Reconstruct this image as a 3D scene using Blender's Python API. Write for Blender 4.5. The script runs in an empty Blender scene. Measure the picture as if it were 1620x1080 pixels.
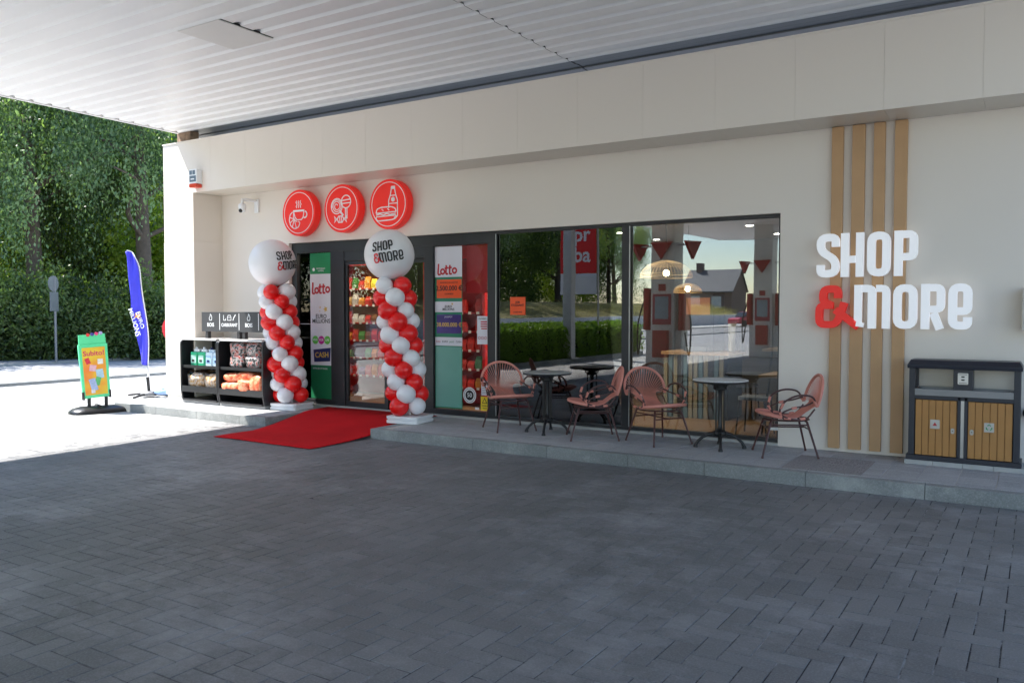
import bpy, math, random
import numpy as np
from mathutils import Vector, Matrix
R = math.radians
random.seed(7); rng = np.random.default_rng(7)
S = bpy.context.scene
COL = S.collection
# ---------------------------------------------------------------- camera
H = 1.68; FPX = 1310.0; YAW = math.atan(834/1310); PIT = math.atan(49/1310)
cam = bpy.data.cameras.new('camera'); camo = bpy.data.objects.new('camera', cam); COL.objects.link(camo)
camo.location = (0, 0, H); camo.rotation_euler = (math.pi/2-PIT, 0, YAW)
cam.sensor_width = 36; cam.lens = FPX/1620*36; cam.clip_end = 2000; cam.clip_start = .05
S.camera = camo
# ---------------------------------------------------------------- sky and sun
SUN = Vector((.60, .26, -1)).normalized()          # direction the light travels
EL = math.asin(-SUN.z); AZ = math.atan2(-SUN.x, -SUN.y)
w = bpy.data.worlds.new('World'); S.world = w; w.use_nodes = True
nt = w.node_tree; sky = nt.nodes.new('ShaderNodeTexSky'); sky.sky_type = 'NISHITA'; sky.sun_disc = False
sky.sun_elevation = EL; sky.sun_rotation = AZ; sky.air_density = 1.1; sky.dust_density = .15; sky.ozone_density = 2.6
bg = nt.nodes['Background']; bg.inputs[1].default_value = .14; nt.links.new(sky.outputs[0], bg.inputs[0])
sl = bpy.data.lights.new('sun', 'SUN'); sl.energy = 5.0; sl.angle = R(.5); sl.color = (1, .955, .89)
so = bpy.data.objects.new('sun', sl); COL.objects.link(so); so.rotation_euler = SUN.to_track_quat('-Z', 'Y').to_euler()
so.location = (-20, -10, 30)
S.view_settings.view_transform = 'Standard'; S.view_settings.look = 'None'; S.view_settings.exposure = 1.68; S.view_settings.gamma = 1
S.render.engine = 'CYCLES'
S.cycles.max_bounces = 10; S.cycles.diffuse_bounces = 6; S.cycles.transparent_max_bounces = 16

# ---------------------------------------------------------------- pixel -> point on a real plane
_F = Vector((-math.sin(YAW)*math.cos(PIT), math.cos(YAW)*math.cos(PIT), -math.sin(PIT)))
_R = Vector((math.cos(YAW), math.sin(YAW), 0)); _U = _R.cross(_F); _C = Vector((0, 0, H))
def ray(x, y): return _F*FPX + _R*(x-810) - _U*(y-540)
def aty(x, y, Y): d = ray(x, y); return _C + d*(Y/d.y)
def atz(x, y, z): d = ray(x, y); return _C + d*((z-H)/d.z)

# ---------------------------------------------------------------- materials
MATS = {}
def mat(name, col, rough=.6, metal=0, var=.08, scale=6, bump=0, bscale=60, emit=0, spec=.5, trans=0, coat=0, gscale=None):
    if name in MATS: return MATS[name]
    m = bpy.data.materials.new(name); m.use_nodes = True; MATS[name] = m
    n = m.node_tree.nodes; l = m.node_tree.links; b = n['Principled BSDF']
    b.inputs['Roughness'].default_value = rough; b.inputs['Metallic'].default_value = metal
    b.inputs['Specular IOR Level'].default_value = spec; b.inputs['Coat Weight'].default_value = coat
    b.inputs['Transmission Weight'].default_value = trans
    tc = n.new('ShaderNodeTexCoord'); no = n.new('ShaderNodeTexNoise'); no.inputs['Scale'].default_value = scale
    no.inputs['Detail'].default_value = 6; l.new(tc.outputs['Object'], no.inputs['Vector'])
    mx = n.new('ShaderNodeMix'); mx.data_type = 'RGBA'
    c = list(col)+[1]
    mx.inputs['A'].default_value = [max(0, v*(1-var*1.6)) for v in c[:3]]+[1]
    mx.inputs['B'].default_value = [min(1, v*(1+var*1.2)) for v in c[:3]]+[1]
    l.new(no.outputs['Fac'], mx.inputs['Factor']); l.new(mx.outputs['Result'], b.inputs['Base Color'])
    if bump:
        n2 = n.new('ShaderNodeTexNoise'); n2.inputs['Scale'].default_value = bscale; n2.inputs['Detail'].default_value = 4
        l.new(tc.outputs['Object'], n2.inputs['Vector'])
        bp = n.new('ShaderNodeBump'); bp.inputs['Strength'].default_value = bump; bp.inputs['Distance'].default_value = .01
        l.new(n2.outputs['Fac'], bp.inputs['Height']); l.new(bp.outputs[0], b.inputs['Normal'])
    if emit:
        b.inputs['Emission Color'].default_value = c; b.inputs['Emission Strength'].default_value = emit
    return m

def glass(name, tint=(1, 1, 1), ior=1.6):
    m = bpy.data.materials.new(name); m.use_nodes = True; n = m.node_tree.nodes; l = m.node_tree.links
    n.remove(n['Principled BSDF'])
    t = n.new('ShaderNodeBsdfTransparent'); t.inputs[0].default_value = (*tint, 1)
    g = n.new('ShaderNodeBsdfGlossy'); g.inputs['Roughness'].default_value = 0.0
    f = n.new('ShaderNodeFresnel'); f.inputs[0].default_value = ior
    # a slight waviness as in real float glass
    tc = n.new('ShaderNodeTexCoord'); no = n.new('ShaderNodeTexNoise'); no.inputs['Scale'].default_value = .9; no.inputs['Detail'].default_value = 1
    bp = n.new('ShaderNodeBump'); bp.inputs['Strength'].default_value = .05; bp.inputs['Distance'].default_value = .02
    l.new(tc.outputs['Object'], no.inputs['Vector']); l.new(no.outputs['Fac'], bp.inputs['Height']); l.new(bp.outputs[0], g.inputs['Normal'])
    s = n.new('ShaderNodeMixShader'); l.new(f.outputs[0], s.inputs[0]); l.new(t.outputs[0], s.inputs[1]); l.new(g.outputs[0], s.inputs[2])
    l.new(s.outputs[0], n['Material Output'].inputs[0]); MATS[name] = m; return m
GL = glass('shop_glass', (.80, .83, .82), 2.3)
GLD = glass('door_glass', (.90, .91, .90), 1.42)
GLC = glass('clear_plastic', (.93, .93, .93), 1.3)

def leafmat(name, a, b, tr=.35):
    m = bpy.data.materials.new(name); m.use_nodes = True; n = m.node_tree.nodes; l = m.node_tree.links
    p = n['Principled BSDF']; p.inputs['Roughness'].default_value = .42; p.inputs['Specular IOR Level'].default_value = .5
    at = n.new('ShaderNodeAttribute'); at.attribute_name = 'tone'
    mx = n.new('ShaderNodeMix'); mx.data_type = 'RGBA'; mx.inputs['A'].default_value = (*a, 1); mx.inputs['B'].default_value = (*b, 1)
    l.new(at.outputs['Fac'], mx.inputs['Factor']); l.new(mx.outputs['Result'], p.inputs['Base Color'])
    t = n.new('ShaderNodeBsdfTranslucent')
    mm = n.new('ShaderNodeMix'); mm.data_type = 'RGBA'; mm.blend_type = 'MULTIPLY'; mm.inputs['Factor'].default_value = 1
    mm.inputs['B'].default_value = (1.7, 1.9, .7, 1); l.new(mx.outputs['Result'], mm.inputs['A']); l.new(mm.outputs['Result'], t.inputs[0])
    s = n.new('ShaderNodeMixShader'); s.inputs[0].default_value = tr
    l.new(p.outputs[0], s.inputs[1]); l.new(t.outputs[0], s.inputs[2]); l.new(s.outputs[0], n['Material Output'].inputs[0])
    return m
LF1 = leafmat('leaf_bluegreen', (.045, .09, .045), (.21, .30, .15), .4)
LF2 = leafmat('leaf_bright', (.13, .19, .03), (.38, .46, .09), .52)
LF3 = leafmat('leaf_dark', (.025, .05, .018), (.14, .20, .06), .4)
LF4 = leafmat('leaf_hedge', (.12, .21, .04), (.36, .50, .10), .4)

def brickmat(name, c0, c1, rough=.75, stain=(.42, .42, .44)):
    m = bpy.data.materials.new(name); m.use_nodes = True; n = m.node_tree.nodes; l = m.node_tree.links; b = n['Principled BSDF']
    b.inputs['Specular IOR Level'].default_value = .5
    at = n.new('ShaderNodeAttribute'); at.attribute_name = 'tone'
    mx = n.new('ShaderNodeMix'); mx.data_type = 'RGBA'; mx.inputs['A'].default_value = (*c0, 1); mx.inputs['B'].default_value = (*c1, 1)
    l.new(at.outputs['Fac'], mx.inputs['Factor'])
    tc = n.new('ShaderNodeTexCoord')
    def noise(s, d=5, r=.6):
        k = n.new('ShaderNodeTexNoise'); k.inputs['Scale'].default_value = s; k.inputs['Detail'].default_value = d; k.inputs['Roughness'].default_value = r
        l.new(tc.outputs['Object'], k.inputs['Vector']); return k
    def ramp(k, p0, p1):
        r = n.new('ShaderNodeMapRange'); r.inputs[1].default_value = p0; r.inputs[2].default_value = p1; l.new(k.outputs['Fac'], r.inputs[0]); return r
    def mix(prev, fac, col, amt):
        q = n.new('ShaderNodeMix'); q.data_type = 'RGBA'; q.inputs['B'].default_value = (*col, 1)
        ma = n.new('ShaderNodeMath'); ma.operation = 'MULTIPLY'; ma.inputs[1].default_value = amt; l.new(fac.outputs[0], ma.inputs[0])
        l.new(ma.outputs[0], q.inputs['Factor']); l.new(prev.outputs['Result'], q.inputs['A']); return q
    a1 = mix(mx, ramp(noise(.45, 4), .38, .68), [v*.5 for v in c0], .6)       # large worn / oily areas
    a2 = mix(a1, ramp(noise(.6, 9, .8), .50, .70), stain, .62)               # pale lime stains
    a3 = mix(a2, ramp(noise(90, 3), .45, .8), [v*1.9 for v in c1], .35)      # grain
    a4 = mix(a3, ramp(noise(14, 6, .8), .60, .78), stain, .35)
    l.new(a4.outputs['Result'], b.inputs['Base Color'])
    rr = n.new('ShaderNodeMapRange'); rr.inputs[3].default_value = rough-.2; rr.inputs[4].default_value = rough+.12
    l.new(noise(2.2, 6).outputs['Fac'], rr.inputs[0]); l.new(rr.outputs[0], b.inputs['Roughness'])
    bp = n.new('ShaderNodeBump'); bp.inputs['Strength'].default_value = .35; bp.inputs['Distance'].default_value = .004
    l.new(noise(120, 3).outputs['Fac'], bp.inputs['Height']); l.new(bp.outputs[0], b.inputs['Normal'])
    return m
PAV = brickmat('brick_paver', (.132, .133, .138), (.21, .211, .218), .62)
TIL = brickmat('walk_tile', (.34, .345, .36), (.45, .455, .47), .8, (.5, .5, .5))
KRB = brickmat('kerb_concrete', (.22, .235, .235), (.29, .30, .295), .85, (.55, .56, .54))
WALL = mat('cream_panel', (.735, .675, .61), .45, var=.02, scale=.7)
WALLP = mat('cream_panel_gap', (.68, .64, .57), .7, var=.03)
SOF = mat('soffit_panel', (.66, .61, .53), .28, var=.03, scale=1)
DK = mat('anthracite_frame', (.022, .023, .027), .4, var=.1)
BLK = mat('black_coated_metal', (.012, .012, .014), .35, var=.15)
BLKM = mat('matt_black', (.02, .02, .022), .7, var=.15)
RED = mat('red_sign', (.82, .018, .012), .4, var=.02, emit=.06)
REDB = mat('red_balloon', (.84, .009, .009), .34, var=.03, coat=.15)
WHB = mat('white_balloon', (.80, .79, .82), .38, var=.015, coat=.15)
WHT = mat('white_plastic', (.80, .81, .83), .4, var=.02)
INKB = mat('black_ink', (.02, .02, .022), .6, var=.05)
INKR = mat('red_ink', (.70, .04, .05), .6, var=.05)
CAN = mat('canopy_sheet', (.84, .84, .84), .38, var=.03, scale=1.5)
CANG = mat('grey_gutter_metal', (.20, .205, .21), .4, metal=.3, var=.12, scale=3)
WOODS = mat('oak_batten', (.50, .30, .15), .5, var=.12, scale=3)
CHP = mat('salmon_cord', (.66, .255, .20), .55, var=.10, scale=25)
CHB = mat('maroon_tube', (.075, .028, .027), .35, var=.1)
CARP = mat('red_carpet', (.60, .014, .018), .95, var=.16, scale=2.2, bump=.5, bscale=500, spec=.1)
BARK = mat('bark', (.10, .075, .058), .9, var=.35, scale=9, bump=.8, bscale=25)
GRN = mat('shop_green', (.005, .25, .085), .5, var=.04)
PAPER = mat('white_film', (.74, .74, .80), .5, var=.02)
STEEL = mat('brushed_steel', (.45, .45, .46), .3, metal=.9, var=.1)
CONC = mat('grey_concrete', (.42, .42, .41), .85, var=.15, scale=8, bump=.3)
ORG = mat('orange_paper', (.90, .10, .015), .5, var=.04)

# ---------------------------------------------------------------- mesh helpers
class MB:
    def __init__(s): s.v = []; s.f = []; s.sm = []
    def add(s, v, f, smooth=False):
        b = len(s.v); s.v += [tuple(p) for p in v]; s.f += [tuple(i+b for i in q) for q in f]; s.sm += [smooth]*len(f); return s
    def box(s, x0, x1, y0, y1, z0, z1, M=None):
        v = [Vector((x, y, z)) for z in (z0, z1) for y in (y0, y1) for x in (x0, x1)]
        if M: v = [M @ p for p in v]
        return s.add(v, [(0, 2, 3, 1), (4, 5, 7, 6), (0, 1, 5, 4), (2, 6, 7, 3), (0, 4, 6, 2), (1, 3, 7, 5)])
    def rbox(s, x0, x1, y0, y1, z0, z1, r=.01, n=3, M=None, axis='z'):
        # box with rounded corners around one axis
        if axis == 'z': a0, a1, b0, b1, c0, c1 = x0, x1, y0, y1, z0, z1; mk = lambda a, b, c: Vector((a, b, c))
        elif axis == 'y': a0, a1, b0, b1, c0, c1 = x0, x1, z0, z1, y0, y1; mk = lambda a, b, c: Vector((a, c, b))
        else: a0, a1, b0, b1, c0, c1 = y0, y1, z0, z1, x0, x1; mk = lambda a, b, c: Vector((c, a, b))
        pts = []
        for cx, cy, st in ((a1-r, b1-r, 0), (a0+r, b1-r, 90), (a0+r, b0+r, 180), (a1-r, b0+r, 270)):
            for k in range(n+1):
                t = R(st+90*k/n); pts.append((cx+r*math.cos(t), cy+r*math.sin(t)))
        N = len(pts); v = [mk(a, b, c0) for a, b in pts]+[mk(a, b, c1) for a, b in pts]
        if M: v = [M @ p for p in v]
        f = [(i, (i+1) % N, N+(i+1) % N, N+i) for i in range(N)]
        s.add(v, f+[tuple(range(N-1, -1, -1)), tuple(range(N, 2*N))]); return s
    def tube(s, pts, r, n=6, closed=False, smooth=True):
        pts = [Vector(p) for p in pts]; N = len(pts); rs = r if isinstance(r, (list, tuple)) else [r]*N
        v = []; prev = None
        for i, p in enumerate(pts):
            a = pts[i-1] if (i or closed) else p; b = pts[(i+1) % N] if (i < N-1 or closed) else p
            t = (b-a).normalized() if (b-a).length > 1e-9 else Vector((0, 0, 1))
            if prev is None:
                u = t.orthogonal().normalized()
            else:
                u = prev - t*prev.dot(t); u = u.normalized() if u.length > 1e-6 else t.orthogonal().normalized()
            prev = u; q = t.cross(u)
            v += [p+(u*math.cos(2*math.pi*k/n)+q*math.sin(2*math.pi*k/n))*rs[i] for k in range(n)]
        f = []
        for i in range(N if closed else N-1):
            j = (i+1) % N
            f += [(i*n+k, i*n+(k+1) % n, j*n+(k+1) % n, j*n+k) for k in range(n)]
        s.add(v, f, smooth)
        if not closed: s.add([v[k] for k in range(n)]+v[-n:], [tuple(range(n-1, -1, -1)), tuple(range(n, 2*n))])
        return s
    def lathe(s, prof, c=(0, 0, 0), n=24, M=None, smooth=True):
        v = []; c = Vector(c)
        for r, z in prof:
            for k in range(n):
                t = 2*math.pi*k/n; p = Vector((r*math.cos(t), r*math.sin(t), z))
                v.append((M @ p if M else p)+c)
        f = [(i*n+k, i*n+(k+1) % n, (i+1)*n+(k+1) % n, (i+1)*n+k) for i in range(len(prof)-1) for k in range(n)]
        s.add(v, f, smooth)
        if prof[0][0] > 1e-4: s.add(v[:n], [tuple(range(n-1, -1, -1))])
        if prof[-1][0] > 1e-4: s.add(v[-n:], [tuple(range(n))])
        return s
    def ball(s, c, r, nu=20, nv=12, sq=(1, 1, 1), M=None):
        prof = [(r*math.sin(math.pi*i/nv), -r*math.cos(math.pi*i/nv)) for i in range(nv+1)]
        k = len(s.v); s.lathe(prof, (0, 0, 0), nu)
        c = Vector(c)
        for i in range(k, len(s.v)):
            p = Vector(s.v[i]); p = Vector((p.x*sq[0], p.y*sq[1], p.z*sq[2]))
            if M: p = M @ p
            s.v[i] = tuple(p+c)
        return s
    def prism(s, poly, t0, t1, mk=lambda a, b, c: (a, c, b)):
        N = len(poly); v = [mk(a, b, t0) for a, b in poly]+[mk(a, b, t1) for a, b in poly]
        return s.add(v, [(i, (i+1) % N, N+(i+1) % N, N+i) for i in range(N)]+[tuple(range(N-1, -1, -1)), tuple(range(N, 2*N))])
    def ribbon(s, pts, wd, t0, t1, mk, closed=False):
        # a flat stroke of width wd along 2-D points, extruded t0..t1 and mapped by mk(a,b,t)
        P = [Vector(p) for p in pts]; N = len(P); L = []; Rr = []
        for i in range(N):
            a = P[i-1] if (i or closed) else None; b = P[(i+1) % N] if (i < N-1 or closed) else None
            d1 = (P[i]-a).normalized() if a is not None else None; d2 = (b-P[i]).normalized() if b is not None else None
            if d1 is None: nn = Vector((-d2.y, d2.x))
            elif d2 is None: nn = Vector((-d1.y, d1.x))
            else:
                n1 = Vector((-d1.y, d1.x)); n2 = Vector((-d2.y, d2.x)); nn = n1+n2
                nn = nn/max(.3, nn.dot(n1)) if nn.length > 1e-6 else n1
            L.append(P[i]+nn*wd/2); Rr.append(P[i]-nn*wd/2)
        v = [mk(p.x, p.y, t) for t in (t0, t1) for p in L]+[mk(p.x, p.y, t) for t in (t0, t1) for p in Rr]
        # index: L0 0..N-1, L1 N..2N-1, R0 2N.., R1 3N..
        f = []
        for i in range(N if closed else N-1):
            j = (i+1) % N
            f += [(N+i, N+j, 3*N+j, 3*N+i), (i, 2*N+i, 2*N+j, j), (i, j, N+j, N+i), (2*N+i, 3*N+i, 3*N+j, 2*N+j)]
        if not closed: f += [(0, N, 3*N, 2*N), (N-1, 3*N-1, 4*N-1, 2*N-1)]
        return s.add(v, f)
    def build(s, name, m, parent=None, bevel=0, recalc=True):
        me = bpy.data.meshes.new(name); me.from_pydata([tuple(p) for p in s.v], [], s.f)
        me.polygons.foreach_set('use_smooth', s.sm)
        if recalc:
            import bmesh
            bm = bmesh.new(); bm.from_mesh(me); bmesh.ops.recalc_face_normals(bm, faces=bm.faces); bm.to_mesh(me); bm.free()
        me.materials.append(m); o = bpy.data.objects.new(name, me); COL.objects.link(o)
        if parent: attach(o, parent)
        if bevel:
            b = o.modifiers.new('bevel', 'BEVEL'); b.width = bevel; b.segments = 2; b.limit_method = 'ANGLE'; b.angle_limit = R(40)
        return o
def attach(o, parent):
    o.parent = parent
    if parent.type == 'EMPTY' and parent.get('_w', 0): o.matrix_parent_inverse = Matrix.Translation(-Vector(parent.location))
def tag(o, label=None, cat=None, group=None, kind=None):
    if label: o['label'] = label
    if cat: o['category'] = cat
    if group: o['group'] = group
    if kind: o['kind'] = kind
    return o
def thing(name, label, cat, loc=(0, 0, 0), group=None, world=True):
    o = bpy.data.objects.new(name, None); COL.objects.link(o); o.location = loc; o.empty_display_size = .1
    if world: o['_w'] = 1
    return tag(o, label, cat, group)
def copy_tree(o, parent=None):
    c = o.copy(); COL.objects.link(c)
    if parent: c.parent = parent
    for ch in list(o.children): copy_tree(ch, c)
    return c
def fast_mesh(name, co, faces4, m, tone=None, parent=None, smooth=False):
    me = bpy.data.meshes.new(name); nv = len(co); nf = len(faces4)
    me.vertices.add(nv); me.vertices.foreach_set('co', np.asarray(co, dtype=np.float32).ravel())
    me.loops.add(nf*4); me.loops.foreach_set('vertex_index', np.asarray(faces4, dtype=np.int32).ravel())
    me.polygons.add(nf); me.polygons.foreach_set('loop_start', np.arange(0, nf*4, 4, dtype=np.int32))
    me.polygons.foreach_set('loop_total', np.full(nf, 4, dtype=np.int32))
    me.polygons.foreach_set('use_smooth', np.full(nf, smooth))
    me.update(calc_edges=True)
    if tone is not None:
        a = me.attributes.new('tone', 'FLOAT', 'FACE'); a.data.foreach_set('value', np.asarray(tone, dtype=np.float32))
    me.materials.append(m)
    o = bpy.data.objects.new(name, me); COL.objects.link(o)
    if parent: attach(o, parent)
    return o
def catmull(P, k=6):
    P = [Vector(p) for p in P]; Q = [P[0]*2-P[1]]+P+[P[-1]*2-P[-2]]; out = []
    for i in range(1, len(Q)-2):
        for j in range(k):
            t = j/k; a, b, c, d = Q[i-1:i+3]
            out.append(.5*((2*b)+(c-a)*t+(2*a-5*b+4*c-d)*t*t+(3*b-a-3*c+d)*t**3))
    out.append(P[-1]); return out
def text(s, size, m, mk, parent, name='lettering', align='CENTER', bold=0, ext=.0006, sx=1, lines=1.0):
    c = bpy.data.curves.new('txt', 'FONT'); c.body = s; c.size = size; c.align_x = align; c.align_y = 'CENTER'; c.extrude = ext
    c.offset = bold*size; c.resolution_u = 3; c.space_line = lines
    o = bpy.data.objects.new('txt', c); COL.objects.link(o); dg = bpy.context.evaluated_depsgraph_get()
    me = bpy.data.meshes.new_from_object(o.evaluated_get(dg)); bpy.data.objects.remove(o); bpy.data.curves.remove(c)
    for v in me.vertices: v.co = Vector(mk(v.co.x*sx, v.co.y, v.co.z))
    me.name = name; me.materials.clear(); me.materials.append(m); me.update()
    q = bpy.data.objects.new(name, me); COL.objects.link(q); attach(q, parent); return q
def facade(cx, cz, Y, rot=0):
    # letters standing on a plane facing -Y at depth Y ; t grows towards the viewer
    c, s = math.cos(rot), math.sin(rot)
    return lambda a, b, t: Vector((cx+a*c-b*s, Y-t, cz+a*s+b*c))

# round-cornered path helper and the condensed sign alphabet (unit height 1)
def rnd(pts, r=.12, closed=False, n=4):
    P = [Vector(p) for p in pts]; N = len(P); out = []
    for i in range(N):
        if not closed and i in (0, N-1): out.append(P[i]); continue
        a, b, c = P[i-1], P[i], P[(i+1) % N]; rr = min(r, (a-b).length*.48, (c-b).length*.48)
        p = b+(a-b).normalized()*rr; q = b+(c-b).normalized()*rr
        for k in range(n+1):
            t = k/n; out.append(p*(1-t)**2+b*2*t*(1-t)+q*t*t)
    return out
def glyph(ch, wd, T=.17):
    h = T/2; l, r, b, t = h, wd-h, h, 1-h; m = .5; e = .001; out = []
    if ch == 'S': out = [(rnd([(r, .70), (r, t), (l, t), (l, .60), (r, .40), (r, b), (l, b), (l, .29)], .15), 0)]
    if ch == 'H': out = [([(l, 0), (l, 1)], 0), ([(r, 0), (r, 1)], 0), ([(T, .40), (wd-T, .40)], 0)]
    if ch == 'O': out = [(rnd([(l, b), (r, b), (r, t), (l, t)], .16, True), 1)]
    if ch == 'P': out = [([(l, 0), (l, 1)], 0), (rnd([(T, t), (r, t), (r, .42), (T, .42)], .16), 0)]
    if ch == 'R': out = [([(l, 0), (l, 1)], 0), (rnd([(T, t), (r, t), (r, .44), (T, .44)], .16), 0), ([(wd*.52, .44-h), (wd-h-.01, 0)], 0)]
    if ch == 'E': out = [(rnd([(r, .27), (r, b), (l, b), (l, t), (r, t), (r, .40), (T, .40)], .16), 0)]
    if ch == 'M':
        c = wd/2; out = [(rnd([(T, t), (c, t), (c, 0)], .12), 0), (rnd([(c+h, t), (r, t), (r, 0)], .12), 0), ([(l, .14), (l, 1)], 0), ([(l+.035, .04), (l+.05, .14)], 0)]
    if ch == '&':
        out = [(rnd([(.50, .70), (.50, t), (.17, t), (.17, .62), (.36, .53)], .14), 0), (rnd([(.40, .53), (h, .53), (h, b), (.46, b), (.56, .32), (.64, .60)], .13), 0), ([(.44, .43), (.95, .03)], 0)]
    return [([tuple(p) for p in q], bool(c)) for q, c in out]
def word(mb, s, widths, x0, y0, hgt, mk, t0, t1, gap=.09, T=.17, xs=1):
    x = x0
    for k, (ch, wd) in enumerate(zip(s, widths)):
        for j, (q, c) in enumerate(glyph(ch, wd, T)):
            mb.ribbon([(x+p[0]*hgt*xs, y0+p[1]*hgt) for p in q], T*hgt*(.93 if j and ch in 'R&' else 1), t0, t1+.0004*j, mk, c)
        x += (wd+gap)*hgt*xs
    return x

# ================================================================ GROUND
YK, ZP, YW, YF = 8.15, .13, 9.60, 9.01
XL = -12.95
def sheet(name, x0, x1, y0, y1, z, m, label=None, nx=1):
    mb = MB(); mb.add([(x0, y0, z), (x1, y0, z), (x1, y1, z), (x0, y1, z)], [(0, 1, 2, 3)])
    return tag(mb.build(name, m, recalc=False), kind='structure')
GRD = mat('pale_forecourt', (.30, .30, .30), .85, var=.12, scale=1.2, bump=.2)
sheet('ground', -600, 600, -600, 600, -.03, mat('meadow_soil', (.16, .17, .10), .95, var=.3, scale=.3))
sheet('forecourt', -19.5, 14, -30, 24, -.012, brickmat('forecourt_paver', (.34, .34, .34), (.42, .42, .42), .85))
sheet('road', -26.5, -19.35, -130, 90, -.02, mat('asphalt', (.30, .30, .31), .9, var=.15, scale=.5, bump=.4))
sheet('footpath', -29.6, -26.6, -14, 90, .05, mat('path_asphalt', (.20, .20, .21), .9, var=.2, scale=1.5))
sheet('pale_footpath', -30.3, -26.6, -130, -14, .05, mat('path_concrete', (.55, .55, .54), .9, var=.1, scale=1.5))
sheet('side_road', -19.5, 60, -60, -24, -.008, mat('asphalt_worn', (.34, .34, .35), .9, var=.15, scale=.4))
mb = MB()
for x0, x1 in ((-19.5, -19.35), (-26.6, -26.45)): mb.box(x0, x1, -60, 60, -.03, .06)
tag(mb.build('road_kerb', KRB), kind='structure')
mb = MB()
for y in range(-80, 60, 7): mb.box(-23.02, -22.9, y, y+3, -.019, -.014)
tag(mb.build('road_marking', mat('road_paint', (.75, .75, .73), .7)), kind='structure')

# herringbone block paving, every block a chamfered top with its own tone, level and tilt
W = .128; ch = .0034; gap = .0017
def herring(x0, x1, y0, y1):
    V = []; T = []
    i0, i1, j0, j1 = int(x0/W)-2, int(x1/W)+2, int(y0/W)-2, int(y1/W)+2
    for i in range(i0, i1):
        for j in range(j0, j1):
            s = (i-j) % 4
            if s not in (0, 3): continue
            a0 = i*W; b0 = j*W; a1 = a0+(2*W if s == 0 else W); b1 = b0+(W if s == 0 else 2*W)
            if b0 > y1-.02 or a0 > x1-.02: continue
            a1 = min(a1, x1); b1 = min(b1, y1)
            a0 += gap; a1 -= gap; b0 += gap; b1 -= gap
            dz = random.gauss(0, .0003) + .0025*math.sin(a0*1.1+.7)*math.sin(b0*.9); tx = random.gauss(0, .0006); ty = random.gauss(0, .0006)
            V += [(a0, b0, dz-.007), (a1, b0, dz-.007), (a1, b1, dz-.007), (a0, b1, dz-.007),
                  (a0+ch, b0+ch, dz-tx-ty), (a1-ch, b0+ch, dz+tx-ty), (a1-ch, b1-ch, dz+tx+ty), (a0+ch, b1-ch, dz-tx+ty)]
            T += [min(1, max(0, random.gauss(.5, .19)))]*5
    n = len(V)//8; base = np.arange(n)[:, None, None]*8
    q = np.array([[4, 5, 6, 7], [0, 1, 5, 4], [1, 2, 6, 5], [2, 3, 7, 6], [3, 0, 4, 7]])[None]+base
    return V, q.reshape(-1, 4), T
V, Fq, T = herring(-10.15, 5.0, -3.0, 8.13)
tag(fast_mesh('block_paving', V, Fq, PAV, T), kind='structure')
PAV2 = brickmat('painted_sunlit_paver', (.34, .34, .335), (.44, .435, .42), .8, (.5, .5, .49))  # paler copy of the block pavers, sunlight beyond the canopy shadow painted into the colour
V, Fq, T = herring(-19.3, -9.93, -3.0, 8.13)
tag(fast_mesh('painted_sunlit_paving', V, Fq, PAV2, T), kind='structure')
mb = MB(); mb.add([(-10.04, -3.2, -.0042), (5.1, -3.2, -.0042), (5.1, 8.2, -.0042), (-10.04, 8.2, -.0042)], [(0, 1, 2, 3)])
JS = bpy.data.materials.new('joint_sand'); JS.use_nodes = True; _n = JS.node_tree.nodes; _l = JS.node_tree.links
_tc = _n.new('ShaderNodeTexCoord'); _no = _n.new('ShaderNodeTexNoise'); _no.inputs['Scale'].default_value = 3.2; _no.inputs['Detail'].default_value = 8; _no.inputs['Roughness'].default_value = .75
_r = _n.new('ShaderNodeValToRGB'); _r.color_ramp.elements[0].position = .47; _r.color_ramp.elements[0].color = (.035, .035, .038, 1); _r.color_ramp.elements[1].position = .62; _r.color_ramp.elements[1].color = (.38, .38, .39, 1)
_l.new(_tc.outputs['Object'], _no.inputs['Vector']); _l.new(_no.outputs['Fac'], _r.inputs[0]); _l.new(_r.outputs[0], _n['Principled BSDF'].inputs['Base Color']); _n['Principled BSDF'].inputs['Roughness'].default_value = .95
tag(mb.build('paving_joint_sand', JS, recalc=False), kind='structure')

# raised walk in front of the shop: kerb stones and square tiles, a notch for the door ramp
NX0, NX1, NY = -9.42, -7.40, 9.10
def slabs(rects, z0, m, name, tone=.5, cham=.004):
    V = []; Fc = []; T = []
    for (a0, a1, b0, b1, z) in rects:
        k = len(V); c = cham
        V += [(a0, b0, z0), (a1, b0, z0), (a1, b1, z0), (a0, b1, z0), (a0, b0, z-c), (a1, b0, z-c), (a1, b1, z-c), (a0, b1, z-c),
              (a0+c, b0+c, z), (a1-c, b0+c, z), (a1-c, b1-c, z), (a0+c, b1-c, z)]
        Fc += [(8+k, 9+k, 10+k, 11+k)]
        for p in (0, 4):
            for q in range(4): Fc.append((p+q+k, p+(q+1) % 4+k, p+4+(q+1) % 4+k, p+4+q+k))
        T += [min(1, max(0, random.gauss(tone, .22)))]*9
    return tag(fast_mesh(name, V, Fc, m, T), kind='structure')
kr = []; xs = [-13.15, -12.01, -10.98, -9.99, NX0]
for a, b in zip(xs, xs[1:]): kr.append((a+.003, b-.003, YK, YK+.12, ZP))
xs = [NX1, -6.91, -5.76, -4.72, -3.71, -2.86, -1.86, -.83, .17, 1.17, 2.2, 3.2, 4.2, 5.2, 6.2]
for a, b in zip(xs, xs[1:]): kr.append((a+.003, b-.003, YK, YK+.12, ZP-random.random()*.004))
kr += [(-13.15, -13.03, YK+.124, 9.05, ZP), (NX0-.12, NX0, YK+.124, NY, ZP-.002), (NX1, NX1+.12, YK+.124, NY, ZP-.002)]
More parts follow.
